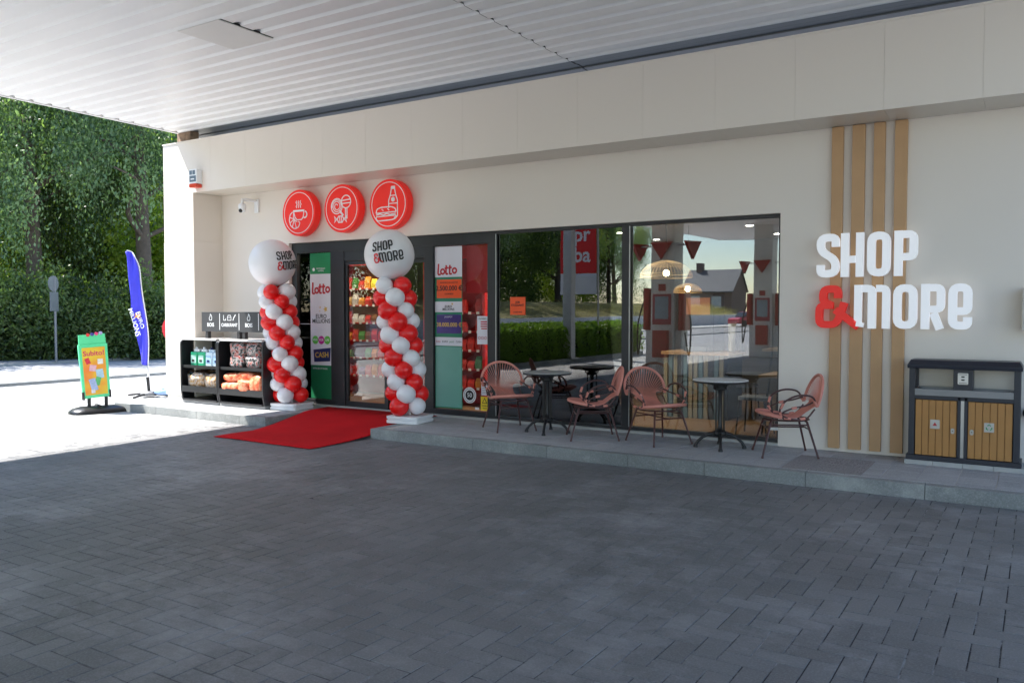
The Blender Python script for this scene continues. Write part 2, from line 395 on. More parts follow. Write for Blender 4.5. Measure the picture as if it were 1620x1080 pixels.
slabs(kr, -.05, KRB, 'kerb')
tl = []; t = .3105; y = YK+.125; rows = [(y, y+.15)]; y += .153
while y < 9.62: rows.append((y, min(y+t-.008, 9.62))); y += t
i = 0
for (a, b) in rows:
    i += 1; x = -13.02
    while x < 6.2:
        x1 = x+t-.008
        if not (x1 > NX0-.13 and x < NX1+.13 and a < NY): tl.append((x, x1, a, b, ZP-.001+random.gauss(0, .0006)))
        x += t
slabs(tl, .05, TIL, 'walkway_tiles', .5, .002)
mb = MB(); mb.box(-13.03, NX0-.12, YK+.12, 9.62, .0, ZP-.006); mb.box(NX1+.12, 6.2, YK+.12, 9.62, .0, ZP-.006); mb.box(NX0-.12, NX1+.12, NY, 9.62, 0, ZP-.006)
tag(mb.build('walkway_mortar', mat('pale_mortar', (.52, .51, .49), .9, var=.2, scale=9)), kind='structure')
mb = MB(); mb.add([(NX0, YK, .0), (NX1, YK, .0), (NX1, NY, ZP-.012), (NX0, NY, ZP-.012), (NX0, YK-.02, -.05), (NX1, YK-.02, -.05)], [(0, 1, 2, 3), (4, 5, 1, 0)])
tag(mb.build('door_ramp', CONC), kind='structure')
# pebbled cover let into the walk
p = [atz(1240, 735.5, .134), atz(1362, 751, .134), atz(1382, 729, .134), atz(1269, 719, .134)]
x0, x1, y0, y1 = p[0].x, p[1].x, min(p[0].y, p[1].y), p[2].y
mb = MB(); mb.box(x0, x1, y0, y1, ZP-.01, ZP+.002)
for _ in range(900):
    a = random.uniform(x0+.01, x1-.01); b = random.uniform(y0+.01, y1-.01); r = random.uniform(.004, .009)
    mb.ball((a, b, ZP+.002), r, 5, 4, (1, 1, .5))
tag(mb.build('pebbled_cover', mat('washed_pebble', (.28, .26, .26), .8, var=.35, scale=120), recalc=False), 'square washed pebble cover let into the walkway under the rightmost chair', 'cover')

# ================================================================ SHOP BUILDING
bld = thing('shop_building', 'cream panelled single storey shop with dark framed glass front and deep fascia', 'building', (XL, 9.6, 0))
X1 = 6.2; ZS, ZT, ZH = 3.675, 4.54, 2.785
WX0, WX1 = -10.48, -2.50
mb = MB()
mb.box(-12.16, WX0, YW, 9.85, ZP, ZH); mb.box(WX1, X1, YW, 9.85, ZP, ZH); mb.box(-12.16, X1, YW, 9.85, ZH, ZS)
mb.build('front_wall', WALL, bld)
mb = MB(); mb.box(XL+.3, X1, YF+.012, 9.85, ZS+.012, ZT-.01); mb.box(XL+.01, -12.17, YF+.012, 9.85, ZP, ZT-.01)
mb.build('panel_backing', WALLP, bld)
mb = MB(); g = .0010; x = -.489; js = [x+.861*k for k in range(-14, 8)]; js = [j for j in js if -12.3 < j < X1-.2]
ed = [XL]+js+[X1]
mb.box(XL, -12.16, YF, YF+.012, ZS+.004, ZT) 
for a, b in zip([-12.16]+js, js+[X1]): mb.box(a+g, b-g, YF, YF+.012, ZS, ZT)
mb.build('fascia', WALL, bld)
mb = MB(); zz = [ZP+.08, .26, 1.13, 1.99, 2.86, ZS]
for a, b in zip(zz, zz[1:]): mb.box(XL, -12.16, YF, YF+.012, a+g, b-g)
for a, b in zip(zz[:-1]+[2.86], zz[1:]+[ZS]): mb.box(XL-.012, XL, YF, 9.9, a+g, b-g)
for a, b in zip(zz, zz[1:]): mb.box(-12.16, -12.148, YF+.001, YW, a+g, b-g)
mb.build('pilaster', WALL, bld)
mb = MB(); mb.box(XL+.01, -12.15, YF+.02, YW, ZP, ZP+.075); mb.build('plinth', BLKM, bld)
mb = MB()
for a, b in zip([-12.146]+js, js+[X1]): mb.box(a+g, b-g, YF+.014, YW-.001, ZS, ZS+.01)
mb.build('soffit', SOF, bld)
mb = MB(); mb.box(XL-.012, X1, YF-.012, YF+.06, ZT, ZT+.02); mb.build('roof_edge', WALL, bld)
mb = MB(); mb.box(XL, X1, YF+.06, 17.2, ZT-.2, ZT-.02); mb.build('roof', mat('roof_felt', (.12, .12, .13), .9), bld)
mb = MB(); mb.box(XL, XL+.2, 9.85, 17, 0, ZT-.2); mb.box(X1-.2, X1, 9.85, 17, 0, ZT-.2); mb.box(XL, X1, 17, 17.2, 0, ZT-.2)
mb.build('side_wall', WALL, bld)
mb = MB(); mb.box(WX0-1.2, 1.0, 9.86, 16.9, ZP-.02, ZP+.012); mb.build('shop_floor', mat('oak_look_tile', (.24, .14, .07), .35, var=.12, scale=4), bld)
mb = MB(); mb.box(-11.7, 1.0, 9.86, 16.9, 3.0, 3.05); mb.build('shop_ceiling', mat('shop_ceiling', (.42, .38, .33), .8), bld)
mb = MB(); mb.box(-11.7, 1.0, 15.4, 15.5, ZP, 3.0); mb.box(-11.7, -11.6, 9.86, 15.4, ZP, 3); mb.box(.9, 1, 9.86, 15.4, ZP, 3)
mb.build('inner_wall', mat('inner_wall', (.09, .085, .08), .8, var=.1), bld)

# dark aluminium shop front
YG = 9.70
fr = thing_fr = MB()
fr.box(WX0, -6.42, 9.66, 9.78, 2.62, ZH)             # header over the doors
fr.box(-6.42, WX1, 9.66, 9.78, 2.745, ZH)
fr.box(WX0, -9.31, 9.66, 9.78, ZP, .235); fr.box(-7.69, -6.42, 9.66, 9.78, ZP, .235); fr.box(-6.42, WX1, 9.66, 9.78, ZP, .20)
for a, b in ((WX0, -10.36), (-9.60, -9.31), (-7.69, -7.525), (-6.56, -6.42), (-4.495, -4.39), (-2.53, WX1)):
    fr.box(a, b, 9.658, 9.782, .20 if a > -7 else .235, 2.745 if a > -6.5 else 2.62)
F0 = fr.build('window_frame', DK, bld, bevel=.003)
def pane(x0, x1, z0, z1, Y=YG, par=None, g=None): return MB().box(x0, x1, Y, Y+.008, z0, z1).build('pane', g or GL, par or F0)
pane(-10.36, -9.60, .235, 2.62, g=GLD); pane(-7.525, -6.56, .235, 2.62, g=GLD); pane(-6.42, -4.495, .20, 2.745); pane(-4.39, -2.53, .20, 2.745)
for a in (-6.42, -4.39): MB().box(a, a+.012, 9.652, 9.66, .20, 2.745).build('bead', STEEL, F0)
mb = MB(); mb.box(WX0, WX1, 9.60, 9.658, ZP, ZP+.03); mb.build('threshold', CONC, bld)
# sliding door
dr = MB(); dr.box(-9.31, -7.69, 9.67, 9.80, 2.46, 2.62)
D0 = dr.build('sliding_door', DK, bld)
for a, b, Y in ((-9.31, -8.43, 9.69), (-8.50, -7.69, 9.75)):
    mb = MB(); mb.box(a, a+.05, Y, Y+.04, ZP+.02, 2.455); mb.box(b-.07, b, Y, Y+.04, ZP+.02, 2.455); mb.box(a+.05, b-.07, Y, Y+.04, ZP+.02, .24); mb.box(a+.05, b-.07, Y, Y+.04, 2.40, 2.455)
    mb.build('door_leaf', DK, D0); pane(a+.05, b-.07, .24, 2.40, Y+.016, D0, GLD)
mb = MB(); mb.box(-9.31, -7.69, 9.66, 9.70, ZP, ZP+.02); mb.build('door_track', STEEL, D0)
# small safety strips on the glass
mb = MB(); mb.box(-10.33, -9.63, 9.697, 9.699, 1.455, 1.463); mb.build('safety_line', PAPER, F0)
mb = MB(); mb.box(-2.60, -2.51, 9.652, 9.656, .30, .34); mb.build('frame_sticker', WHT, F0)

# ================================================================ CANOPY
CX0, CX1, CY0, CY1, CZ = -12.70, 2.6, -16.4, 9.12, 4.75
CXL = lambda y: -12.70+(9.12-y)*.0275
def lbox(mb, x1, y0, y1, z0, z1, off=0, wd=None):
    q = [(CXL(y0)+off, y0), ((CXL(y0)+off+wd) if wd else x1, y0), ((CXL(y1)+off+wd) if wd else x1, y1), (CXL(y1)+off, y1)]
    return mb.prism(q, z0, z1, lambda a, b, c: (a, b, c))
cnp = thing('forecourt_canopy', 'huge flat white ribbed canopy roof reaching over the forecourt to the shop', 'canopy', (-8.4, -4, 0))
mb = MB(); P = .2728; y = CY1; prof = [(CY1, CZ)]
while y > CY0+P:
    prof += [(y-.040, CZ), (y-.066, CZ+.026), (y-.122, CZ+.026), (y-.148, CZ), (y-P, CZ)]; y -= P
sx = -4.96
for a, b in ((CX0+.06, sx-.004), (sx+.004, CX1)):
    v = [((CXL(p[0])+.06 if x < -12 else x), p[0], p[1]) for x in (a, b) for p in prof]; n = len(prof)
    mb.add(v, [(i, i+1, n+i+1, n+i) for i in range(n-1)])
mb.build('ribbed_soffit', CAN, cnp)
mb = MB(); lbox(mb, CX1, CY0, CY1, CZ+.042, CZ+.05, .05); mb.box(sx-.004, sx+.004, CY0, CY1, CZ+.012, CZ+.03); mb.build('deck', mat('deck_dark', (.10, .10, .10), .8), cnp)
mb = MB(); lbox(mb, 0, CY0, 9.85, CZ-.008, CZ+.5, 0, .05); mb.box(CXL(CY0)+.05, CX1, CY0-.05, CY0, CZ-.01, CZ+.5); mb.box(CX1, CX1+.05, CY0, 9.85, CZ-.01, CZ+.5)
mb.build('canopy_fascia', CAN, cnp)
for k, (a, b, z) in enumerate(((CY1+.012, CY1+.17, CZ+.012), (CY1+.20, CY1+.33, CZ+.02), (CY1+.345, CY1+.55, CZ+.004))):
    for c, d in ((CX0+.06, sx-.012), (sx+.012, CX1)): MB().box(c, d, a, b, z, z+.03).build('edge_strip', CANG, cnp)
mb = MB(); mb.box(CX0+.05, CX1, CY1, 9.85, CZ+.055, CZ+.5); mb.build('roof_deck', BLKM, cnp)
p = [(-8.05, 5.80), (-7.36, 5.80), (-7.36, 6.55), (-8.05, 6.55)]
mb = MB(); mb.prism(p, CZ-.012, CZ-.004, lambda a, b, c: (a, b, c)); mb.build('access_hatch', mat('hatch_sheet', (.74, .73, .71), .5, var=.02), cnp)
mb = MB(); mb.box(-7.375, -7.345, 5.82, 6.53, CZ-.003, CZ+.015); mb.build('hatch_gap', BLKM, cnp)
mb = MB(); mb.box(-12.72, -12.36, 9.13, 9.30, ZT+.022, CZ+.01); mb.build('beam_end', mat('rusty_steel', (.28, .19, .13), .9, var=.5, scale=14, bump=.6), cnp)
mb = MB()
for x, y in ((-8.4, -1.5), (-8.4, -10.9), (1.6, -10.9)): mb = MB(); mb.rbox(x-.33, x+.33, y-.33, y+.33, 0, CZ, .04); mb.build('column', mat('column_white', (.72, .72, .71), .4, var=.03), cnp)
for x, y in ((-8.4, 3.2), (-8.4, -6.2), (-2.5, 3.2), (-2.5, -6.2), ): MB().box(x-.2, x+.2, y-.2, y+.2, CZ-.02, CZ-.006).build('canopy_light', mat('lamp_glass', (.8, .8, .8), .3), cnp)

# ================================================================ WALL SIGNS
def on_wall(cx, cz, Y): return facade(cx, cz, Y)
sg = thing('shop_name_sign', 'raised white letters with a red ampersand mounted across the four wood battens on the wall', 'sign', (-1.3, 9.55, 1.5))
SH = .472
for chx, x0, z0, wd, m in (('S', -2.076, 2.04, .235, 0), ('H', -1.825, 2.04, .231, 0), ('O', -1.56, 2.04, .228, 0), ('P', -1.297, 2.04, .224, 0),
                   ('&', -2.083, 1.487, .43, 1), ('M', -1.684, 1.487, .356, 0), ('O', -1.298, 1.487, .228, 0), ('R', -1.035, 1.487, .222, 0), ('E', -.785, 1.487, .214, 0)):
    mb = MB(); h = SH if z0 > 2 else .466
    for j, (q, c) in enumerate(glyph(chx, wd/h)):
        mb.ribbon([(x0+p[0]*h, z0+p[1]*h) for p in q], .170*h*(.95 if j else 1), 0, .062+.0008*j, lambda a, b, t: Vector((a, 9.542-t, b)), c)
    mb.build('ampersand' if m else 'letter', RED if m else mat('sign_white', (.86, .87, .90), .4, var=.01, emit=.09), sg)
for k, (a, b) in enumerate(((-1.945, -1.827), (-1.736, -1.608), (-1.52, -1.408), (-1.315, -1.194))):
    o = MB().box(a, b, 9.545, 9.598, .17, 3.668).build('wood_batten', WOODS, bevel=.002)
    tag(o, ('leftmost of the four tall oak battens behind the letters, nearest the window', 'second oak batten from the left behind the large letters', 'third oak batten from the left behind the large letters', 'rightmost of the four tall oak battens, beside the litter bin')[k], 'batten', 'tall vertical wood battens on the wall')
# round red signs with white line drawings
def roundel(cx, cz, label, strokes, dots=()):
    t = thing('round_sign', label, 'sign', (cx, 9.55, cz), 'three round red signs over the door')
    n = 56; rr = .37
    circ = [(cx+rr*math.cos(2*math.pi*k/n), cz+rr*math.sin(2*math.pi*k/n)) for k in range(n)]
    mb = MB(); mb.prism(circ, 9.44, 9.57, lambda a, b, c: (a, c, b)); mb.build('disc', RED, t, bevel=.006)
    mk = facade(cx, cz, 9.44)
    mb = MB(); mb.ribbon([(.325*math.cos(2*math.pi*k/n), .325*math.sin(2*math.pi*k/n)) for k in range(n)], .011, .0005, .003, mk, True)
    mb.build('ring', WHT, t)
    mb = MB()
    for k, (q, c, wd) in enumerate(strokes): mb.ribbon([(a*.325, b*.325) for a, b in q], wd, .0005, .003+.0002*k, mk, c)
    for (a, b, r) in dots: mb.prism([(a*.325+r*math.cos(i*.5236), b*.325+r*math.sin(i*.5236)) for i in range(12)], .0005, .0055, mk)
    mb.build('icon', WHT, t)
def arc(cx, cy, r, a0, a1, n=14, ry=None): return [(cx+r*math.cos(R(a0+(a1-a0)*k/n)), cy+(ry or r)*math.sin(R(a0+(a1-a0)*k/n))) for k in range(n+1)]
w_ = .016
cup = [([(-.38, .10), (.40, .10)], 0, .03), ([(-.34, .06), (-.24, -.22), (-.10, -.34), (.20, -.34), (.32, -.22), (.38, .06)], 0, w_),
       (arc(.42, -.10, .16, 80, -110), 0, w_*1.3)]
for k in (-.12, .02, .16): cup.append(([(k, .60), (k-.05, .52), (k+.03, .42), (k-.04, .32), (k, .24)], 0, w_*.8))
cro = rnd([(-.42, .06), (-.60, -.06), (-.66, -.34), (-.55, -.62), (-.28, -.78), (0, -.70), (.10, -.48), (-.02, -.42)], .1)
cup += [([tuple(p) for p in cro], 0, w_)]+[([(-.30, -.28), q], 0, w_*.8) for q in ((-.64, -.20), (-.62, -.48), (-.44, -.70), (-.16, -.74))]+[([(-.34, .02), (-.36, -.2), (-.3, -.3), (-.1, -.44)], 0, w_*.8)]
roundel(-10.075, 3.245, 'round red sign with a coffee cup and croissant drawing, leftmost of three above the door', cup)
spi = [(-.30+.04*k**.5*math.cos(k*.55)*1.5, .12+.04*k**.5*math.sin(k*.55)*1.5) for k in range(1, 30)]
can = [(arc(-.30, .12, .36, 0, 360, 24)[:-1], 1, w_), (spi, 0, w_*.8), (arc(.30, .30, .30, 0, 360, 24)[:-1], 1, w_), ([(.02, .36), (.58, .40)], 0, w_), ([(.03, .22), (.58, .24)], 0, w_),
       ([(.26, -.02), (.26, -.48), (.36, -.48), (.36, -.02)], 0, w_), ([(-.10, -.12), (.12, -.34)], 0, w_*2),
       ([(-.28, -.50), (-.18, -.36), (.05, -.36), (.15, -.50), (.05, -.66), (-.18, -.66)], 1, w_), ([(-.30, -.50), (-.46, -.36), (-.40, -.52), (-.46, -.66)], 1, w_*.8),
       ([(.17, -.50), (.33, -.36), (.28, -.52), (.33, -.66)], 1, w_*.8), ([(-.12, -.38), (-.10, -.64)], 0, w_*.8), ([(-.01, -.38), (.01, -.64)], 0, w_*.8)]
roundel(-9.135, 3.255, 'round red sign with lollipops and a wrapped sweet, middle of three above the door', can)
bot = [([(.18, .78), (.38, .78), (.38, .66), (.44, .40), (.54, .16), (.54, -.55), (.46, -.62), (.34, -.62)], 0, w_), ([(.18, .78), (.18, .66), (.12, .40), (.02, .16), (.02, -.18)], 0, w_), ([(.19, .72), (.37, .72)], 0, .035),
       ([(.10, .38), (.46, .38)], 0, w_*.8), ([(.03, .02), (.53, .02)], 0, w_*.8),
       ([tuple(p) for p in rnd([(-.74, -.38), (-.70, -.20), (-.45, -.12), (.20, -.12), (.42, -.22), (.46, -.36)], .12)], 0, w_), ([(-.74, -.38), (.46, -.36)], 0, w_), ([(-.74, -.46), (-.5, -.42), (-.3, -.48), (-.1, -.42), (.1, -.48), (.44, -.44)], 0, w_),
       ([tuple(p) for p in rnd([(-.74, -.54), (.46, -.52), (.44, -.66), (.2, -.72), (-.6, -.74), (-.74, -.66)], .06, True)], 1, w_), ([(-.40, -.2), (-.30, -.28)], 0, w_*.8), ([(-.05, -.2), (.05, -.28)], 0, w_*.8)]
roundel(-8.185, 3.255, 'round red sign with a sandwich and bottle drawing, rightmost of three above the door', bot, [(.28, .20, .035)])
# alarm box, camera, box and tap at the right edge
a = thing('alarm_box', 'small white and red burglar alarm box high on the fascia corner', 'alarm', (-12.0, 9.0, 3.88))
MB().rbox(-12.10, -11.90, 8.90, YF, 3.80, 4.04, .015, axis='y').build('case', WHT, a)
MB().rbox(-12.095, -11.905, 8.895, YF-.005, 3.735, 3.80, .02, axis='y').build('strobe_lens', mat('red_lens', (.65, .06, .03), .25), a)
mb = MB()
for k in range(2): mb.box(-12.085+.08*k, -12.02+.08*k, 8.897, 8.90, 3.95, 4.02)
mb.box(-12.085, -11.92, 8.896, 8.90, 3.83, 3.93); mb.build('front_panel', mat('blue_grey_print', (.12, .17, .22), .5), a)
MB().box(-12.05, -11.96, 8.893, 8.896, 3.865, 3.885).build('lettering', WHT, a)
c = thing('security_camera', 'white dome security camera on a wall arm left of the round signs', 'camera', (-11.2, 9.6, 3.45))
MB().box(-11.28, -11.18, 9.57, 9.60, 3.33, 3.56).build('wall_plate', WHT, c, bevel=.004)
MB().tube([(-11.23, 9.57, 3.53), (-11.27, 9.40, 3.535), (-11.29, 9.33, 3.53), (-11.29, 9.33, 3.46)], .026, 8).build('arm', WHT, c)
MB().lathe([(.03, .0), (.062, -.015), (.065, -.06), (.06, -.09)], (-11.29, 9.33, 3.47), 20).ball((-11.29, 9.33, 3.375), .058, 18, 12).build('housing', WHT, c)
MB().ball((-11.285, 9.29, 3.345), .034, 14, 10).build('lens', mat('lens_black', (.01, .01, .012), .1), c)
b = thing('wall_box', 'pale electrical box on the wall above the litter bin at the right edge', 'box', (.05, 9.55, 1.7))
MB().box(-.142, .28, 9.42, 9.598, 1.485, 1.90).build('case', mat('box_beige', (.62, .60, .55), .5), b, bevel=.006); MB().box(-.12, .26, 9.41, 9.42, 1.51, 1.88).build('door', mat('box_door', (.70, .68, .63), .5), b, bevel=.003)
b = thing('wall_tap', 'round black fitting on the wall beside the litter bin', 'tap', (-.06, 9.5, .67))
MB().lathe([(0, -.03), (.05, -.028), (.06, 0), (.05, .028), (0, .03)], (-.06, 9.50, .678), 18, Matrix.Rotation(R(90), 3, 'X')).build('wheel', BLKM, b); MB().tube([(-.06, 9.6, .678), (-.06, 9.52, .678)], .02, 8).build('stem', BLKM, b)

# ================================================================ SHOP WINDOW STICKERS
def film(name, label, cat, x0, x1, z0, z1, m, Y=9.694, group=None):
    t = thing(name, label, cat, ((x0+x1)/2, Y, z0), group); MB().box(x0, x1, Y, Y+.002, z0, z1).build('backing', m, t); return t
def patch(t, x0, x1, z0, z1, m, k=1, name='panel', Y=9.694): return MB().box(x0, x1, Y-.0015*k, Y-.0015*(k-1)-.0003, z0, z1).build(name, m, t)
INKRED = mat('dark_red_print', (.50, .015, .03), .5)
NAVY = mat('navy_print', (.012, .02, .11), .45); GOLD = mat('gold_print', (.65, .42, .08), .4)
def lotto(t, cx, cz, sz):
    # hand-drawn style lowercase word: L o t t o
    mk = facade(cx, cz, 9.6915); mb = MB(); wd = sz*.16; e = 0
    def st(q, c=False):
        nonlocal e; mb.ribbon([(a*sz, b*sz) for a, b in q], wd, 0, .001+.0003*e, mk, c); e += 1
    st([tuple(p) for p in rnd([(-.95, .62), (-1.02, -.36), (-.70, -.32)], .15)])
    st(arc(-.50, -.08, .21, 0, 360, 14)[:-1], True)
    st([tuple(p) for p in rnd([(-.10, .48), (-.14, -.32), (.10, -.28)], .12)]); st([(-.28, .20), (.10, .24)])
    st([tuple(p) for p in rnd([(.30, .48), (.26, -.32), (.52, -.28)], .12)]); st([(.14, .22), (.50, .26)])
    st(arc(.80, -.02, .21, 0, 360, 14)[:-1], True)
    mb.build('lettering', INKRED, t)
def star(t, cx, cz, r, m, Y=9.691):
    MB().prism([((r if k % 2 else r*.42)*math.sin(k*math.pi/5+.3), (r if k % 2 else r*.42)*math.cos(k*math.pi/5+.3)) for k in range(10)], 0, .001, facade(cx, cz, Y)).build('star', m, t)
x0, x1 = -10.09, -9.605; cx = (x0+x1)/2
t = film('lottery_film', 'tall white and green lottery strip on the glass left of the door', 'window sticker', x0, x1, .245, 2.61, PAPER)
patch(t, x0, x1, 2.272, 2.61, GRN, 1, 'green_panel'); patch(t, x0, x1, .245, .79, mat('dark_green', (.01, .17, .07), .5), 1, 'green_panel')
text('NATIONALE\nLOTERIJ', .036, WHT, facade(cx+.0, 2.34, 9.691), t); MB().prism(arc(0, 0, .028, 0, 330, 11), 0, .001, facade(cx-.16, 2.345, 9.691)).build('emblem', WHT, t)
lotto(t, cx, 2.02, .19)
star(t, cx+.10, 1.70, .055, GOLD); star(t, cx-.02, 1.73, .02, GOLD); star(t, cx-.03, 1.67, .014, GOLD)
text('EURO\nMILLIONS', .094, INKB, facade(cx, 1.545, 9.691), t, bold=.012, lines=.82)
for k, m in enumerate((mat('lime_print', (.12, .50, .06), .5), mat('magenta_print', (.55, .02, .30), .5), mat('lime_print', (.1, .5, .1)))):
    MB().prism(arc(0, 0, .068, 0, 345, 22), 0, .001+.0003*k, facade(cx-.135+.135*k, 1.20, 9.6915)).build('dot', m, t)
    text(('VIVA', 'FOR', 'LIFE')[k], .05, WHT, facade(cx-.135+.135*k, 1.20, 9.690), t, bold=.01)
mb = MB(); mb.prism([(-.19, .085), (.20, .125), (.185, -.095), (-.175, -.115)], 0, .001, facade(cx+.01, .955, 9.691)); mb.build('blue_panel', NAVY, t)
text('CASH', .12, GOLD, facade(cx+.01, .955, 9.6895, R(2)), t, bold=.02)
text('ENTRE JEU ET PLAISIR', .034, WHT, facade(cx-.03, .735, 9.691), t)
x0, x1 = -7.515, -7.023; cx = (x0+x1)/2
t = film('lottery_film', 'tall green lottery strip with orange jackpot card right of the door', 'window sticker', x0, x1, .25, 2.61, mat('film_green', (.02, .22, .12), .5, var=.1))
patch(t, x0, x1, 2.165, 2.61, PAPER, 1, 'white_panel'); lotto(t, cx-.02, 2.26, .165)
patch(t, x0+.035, x1-.01, 1.86, 2.13, ORG, 1, 'jackpot_card')
text('2.500.000 \u20ac', .098, INKB, facade(cx+.01, 2.0, 9.691), t, bold=.02); text('GAGNEZ AU LOTTO', .034, INKB, facade(cx+.01, 2.085, 9.691), t); text('CE SAMEDI', .032, INKB, facade(cx+.01, 1.92, 9.691), t)
patch(t, x0, x1, 1.655, 1.81, PAPER, 1, 'white_panel'); text('EURO\nMILLIONS', .05, INKB, facade(cx, 1.715, 9.691), t, bold=.01, lines=.82); star(t, cx+.07, 1.775, .022, GOLD)
patch(t, x0+.03, x1-.02, 1.345, 1.62, mat('violet_print', (.06, .03, .22), .4, var=.4, scale=5), 1, 'jackpot_card')
text('38.000.000 \u20ac', .085, GOLD, facade(cx+.01, 1.47, 9.691), t, bold=.02); text('JACKPOT', .034, WHT, facade(cx, 1.585, 9.691), t)
patch(t, x0, x1, 1.165, 1.29, PAPER, 1, 'white_panel')
for k, (s_, m) in enumerate((('lotto', INKRED), ('EURO', INKB), ('pick3', GRN), ('CASH', INKB))): text(s_, .04, m, facade(x0+.06+k*.123, 1.225, 9.691), t)
patch(t, x0+.01, x1-.01, .27, 1.15, mat('pale_green_film', (.16, .42, .34), .4, var=.12, scale=2), 1, 'lower_film')
# other notices on the glass
t = film('opening_notice', 'white notice sheet with red lines on the glass right of the lottery strip', 'notice', -6.76, -6.575, 1.20, 1.60, PAPER)
for k in range(4): patch(t, -6.70+.01*(k == 3), -6.59, 1.51-.032*k, 1.527-.032*k, INKRED, 1, 'line')
text('OUVERT', .035, INKB, facade(-6.667, 1.562, 9.691), t)
for k in range(3): MB().ribbon(arc(0, 0, .018, 0, 345, 12), .006, 0, .001, facade(-6.72+.052*k, 1.29, 9.691), True).build('symbol', INKRED, t)
p = aty(743, 625, 9.694)
t = thing('round_sticker', 'round black and white sticker low on the glass beside the yellow label', 'sticker', p)
MB().prism(arc(0, 0, .115, 0, 345, 24), 0, .001, facade(p.x, p.z, 9.694)).build('backing', WHT, t); MB().prism(arc(0, 0, .072, 0, 345, 24), 0, .001, facade(p.x, p.z, 9.692)).build('disc', INKB, t); text('50', .085, WHT, facade(p.x, p.z, 9.6905), t, bold=.01)
MB().ribbon(arc(0, 0, .095, 0, 345, 24), .006, 0, .001, facade(p.x, p.z, 9.692), True).build('ring', INKB, t)
t = film('white_leaflet', 'small white leaflet on the glass above the yellow label', 'leaflet', -6.69, -6.565, .475, .68, PAPER)
MB().prism(arc(0, 0, .03, 0, 345, 16), 0, .001, facade(-6.628, .635, 9.692)).build('emblem', INKB, t)
for k in range(4): patch(t, -6.675, -6.59+.004*k, .575-.025*k, .58-.025*k, INKB, 1, 'line')
t = film('yellow_label', 'yellow warning label with black triangle low on the glass', 'label', -6.70, -6.565, .255, .455, mat('yellow_print', (.85, .62, .03), .5))
MB().prism([(-.045, -.035), (.045, -.035), (0, .045)], 0, .001, facade(-6.632, .395, 9.692)).build('triangle', INKB, t); MB().prism([(-.03, -.027), (.03, -.027), (0, .027)], 0, .001, facade(-6.632, .395, 9.6905)).build('triangle_face', mat('yellow_print', (1, 1, 0)), t)
text('CAMERA', .026, INKB, facade(-6.632, .325, 9.692), t); text('24h/24', .024, INKB, facade(-6.632, .29, 9.692), t)
film('white_label', 'tiny white label on the frame left of the yellow label', 'label', -6.80, -6.73, .262, .295, WHT)
a_, b_ = aty(808, 470, 9.71), aty(832, 498, 9.71)
t = film('orange_notice', 'square orange notice with black writing stuck on the wide window', 'notice', a_.x, b_.x, b_.z, a_.z, ORG, 9.694)
text('JOB\nETUDIANT', .042, INKB, facade((a_.x+b_.x)/2, (a_.z+b_.z)/2+.03, 9.692), t, bold=.015); text('week-end', .036, INKB, facade((a_.x+b_.x)/2, b_.z+.04, 9.692), t)

# ================================================================ CARPET
mb = MB(); prof = [(7.10, .0), (7.35, .004), (7.75, .006), (8.15, .035), (8.5, .075), (8.95, ZP+.002), (9.1, ZP+.004), (9.585, ZP+.004)]
def lx(y): return -9.22-.38*max(0, (y-7.9))/1.7*1.0
v = []; nx = 22
for y, z in prof:
    for i in range(nx+1):
        f = i/nx; x = lx(y)*(1-f)+(-7.40)*f; zz = z+.004+.003*math.sin(f*23+y*3)*(z < .05)+.004*math.sin(f*9+y*7)
        v.append((x, y+(.012*math.sin(f*5) if y < 7.2 else 0), max(.006, zz)))
N1 = nx+1; top = [(j*N1+i, j*N1+i+1, (j+1)*N1+i+1, (j+1)*N1+i) for j in range(len(prof)-1) for i in range(nx)]
mb.add(v, top, True); o = mb.build('red_carpet', CARP); sd = o.modifiers.new('s', 'SOLIDIFY'); sd.thickness = .006; sd.offset = 1
tag(o, 'bright red carpet running from the door down over the ramp onto the paving', 'carpet')

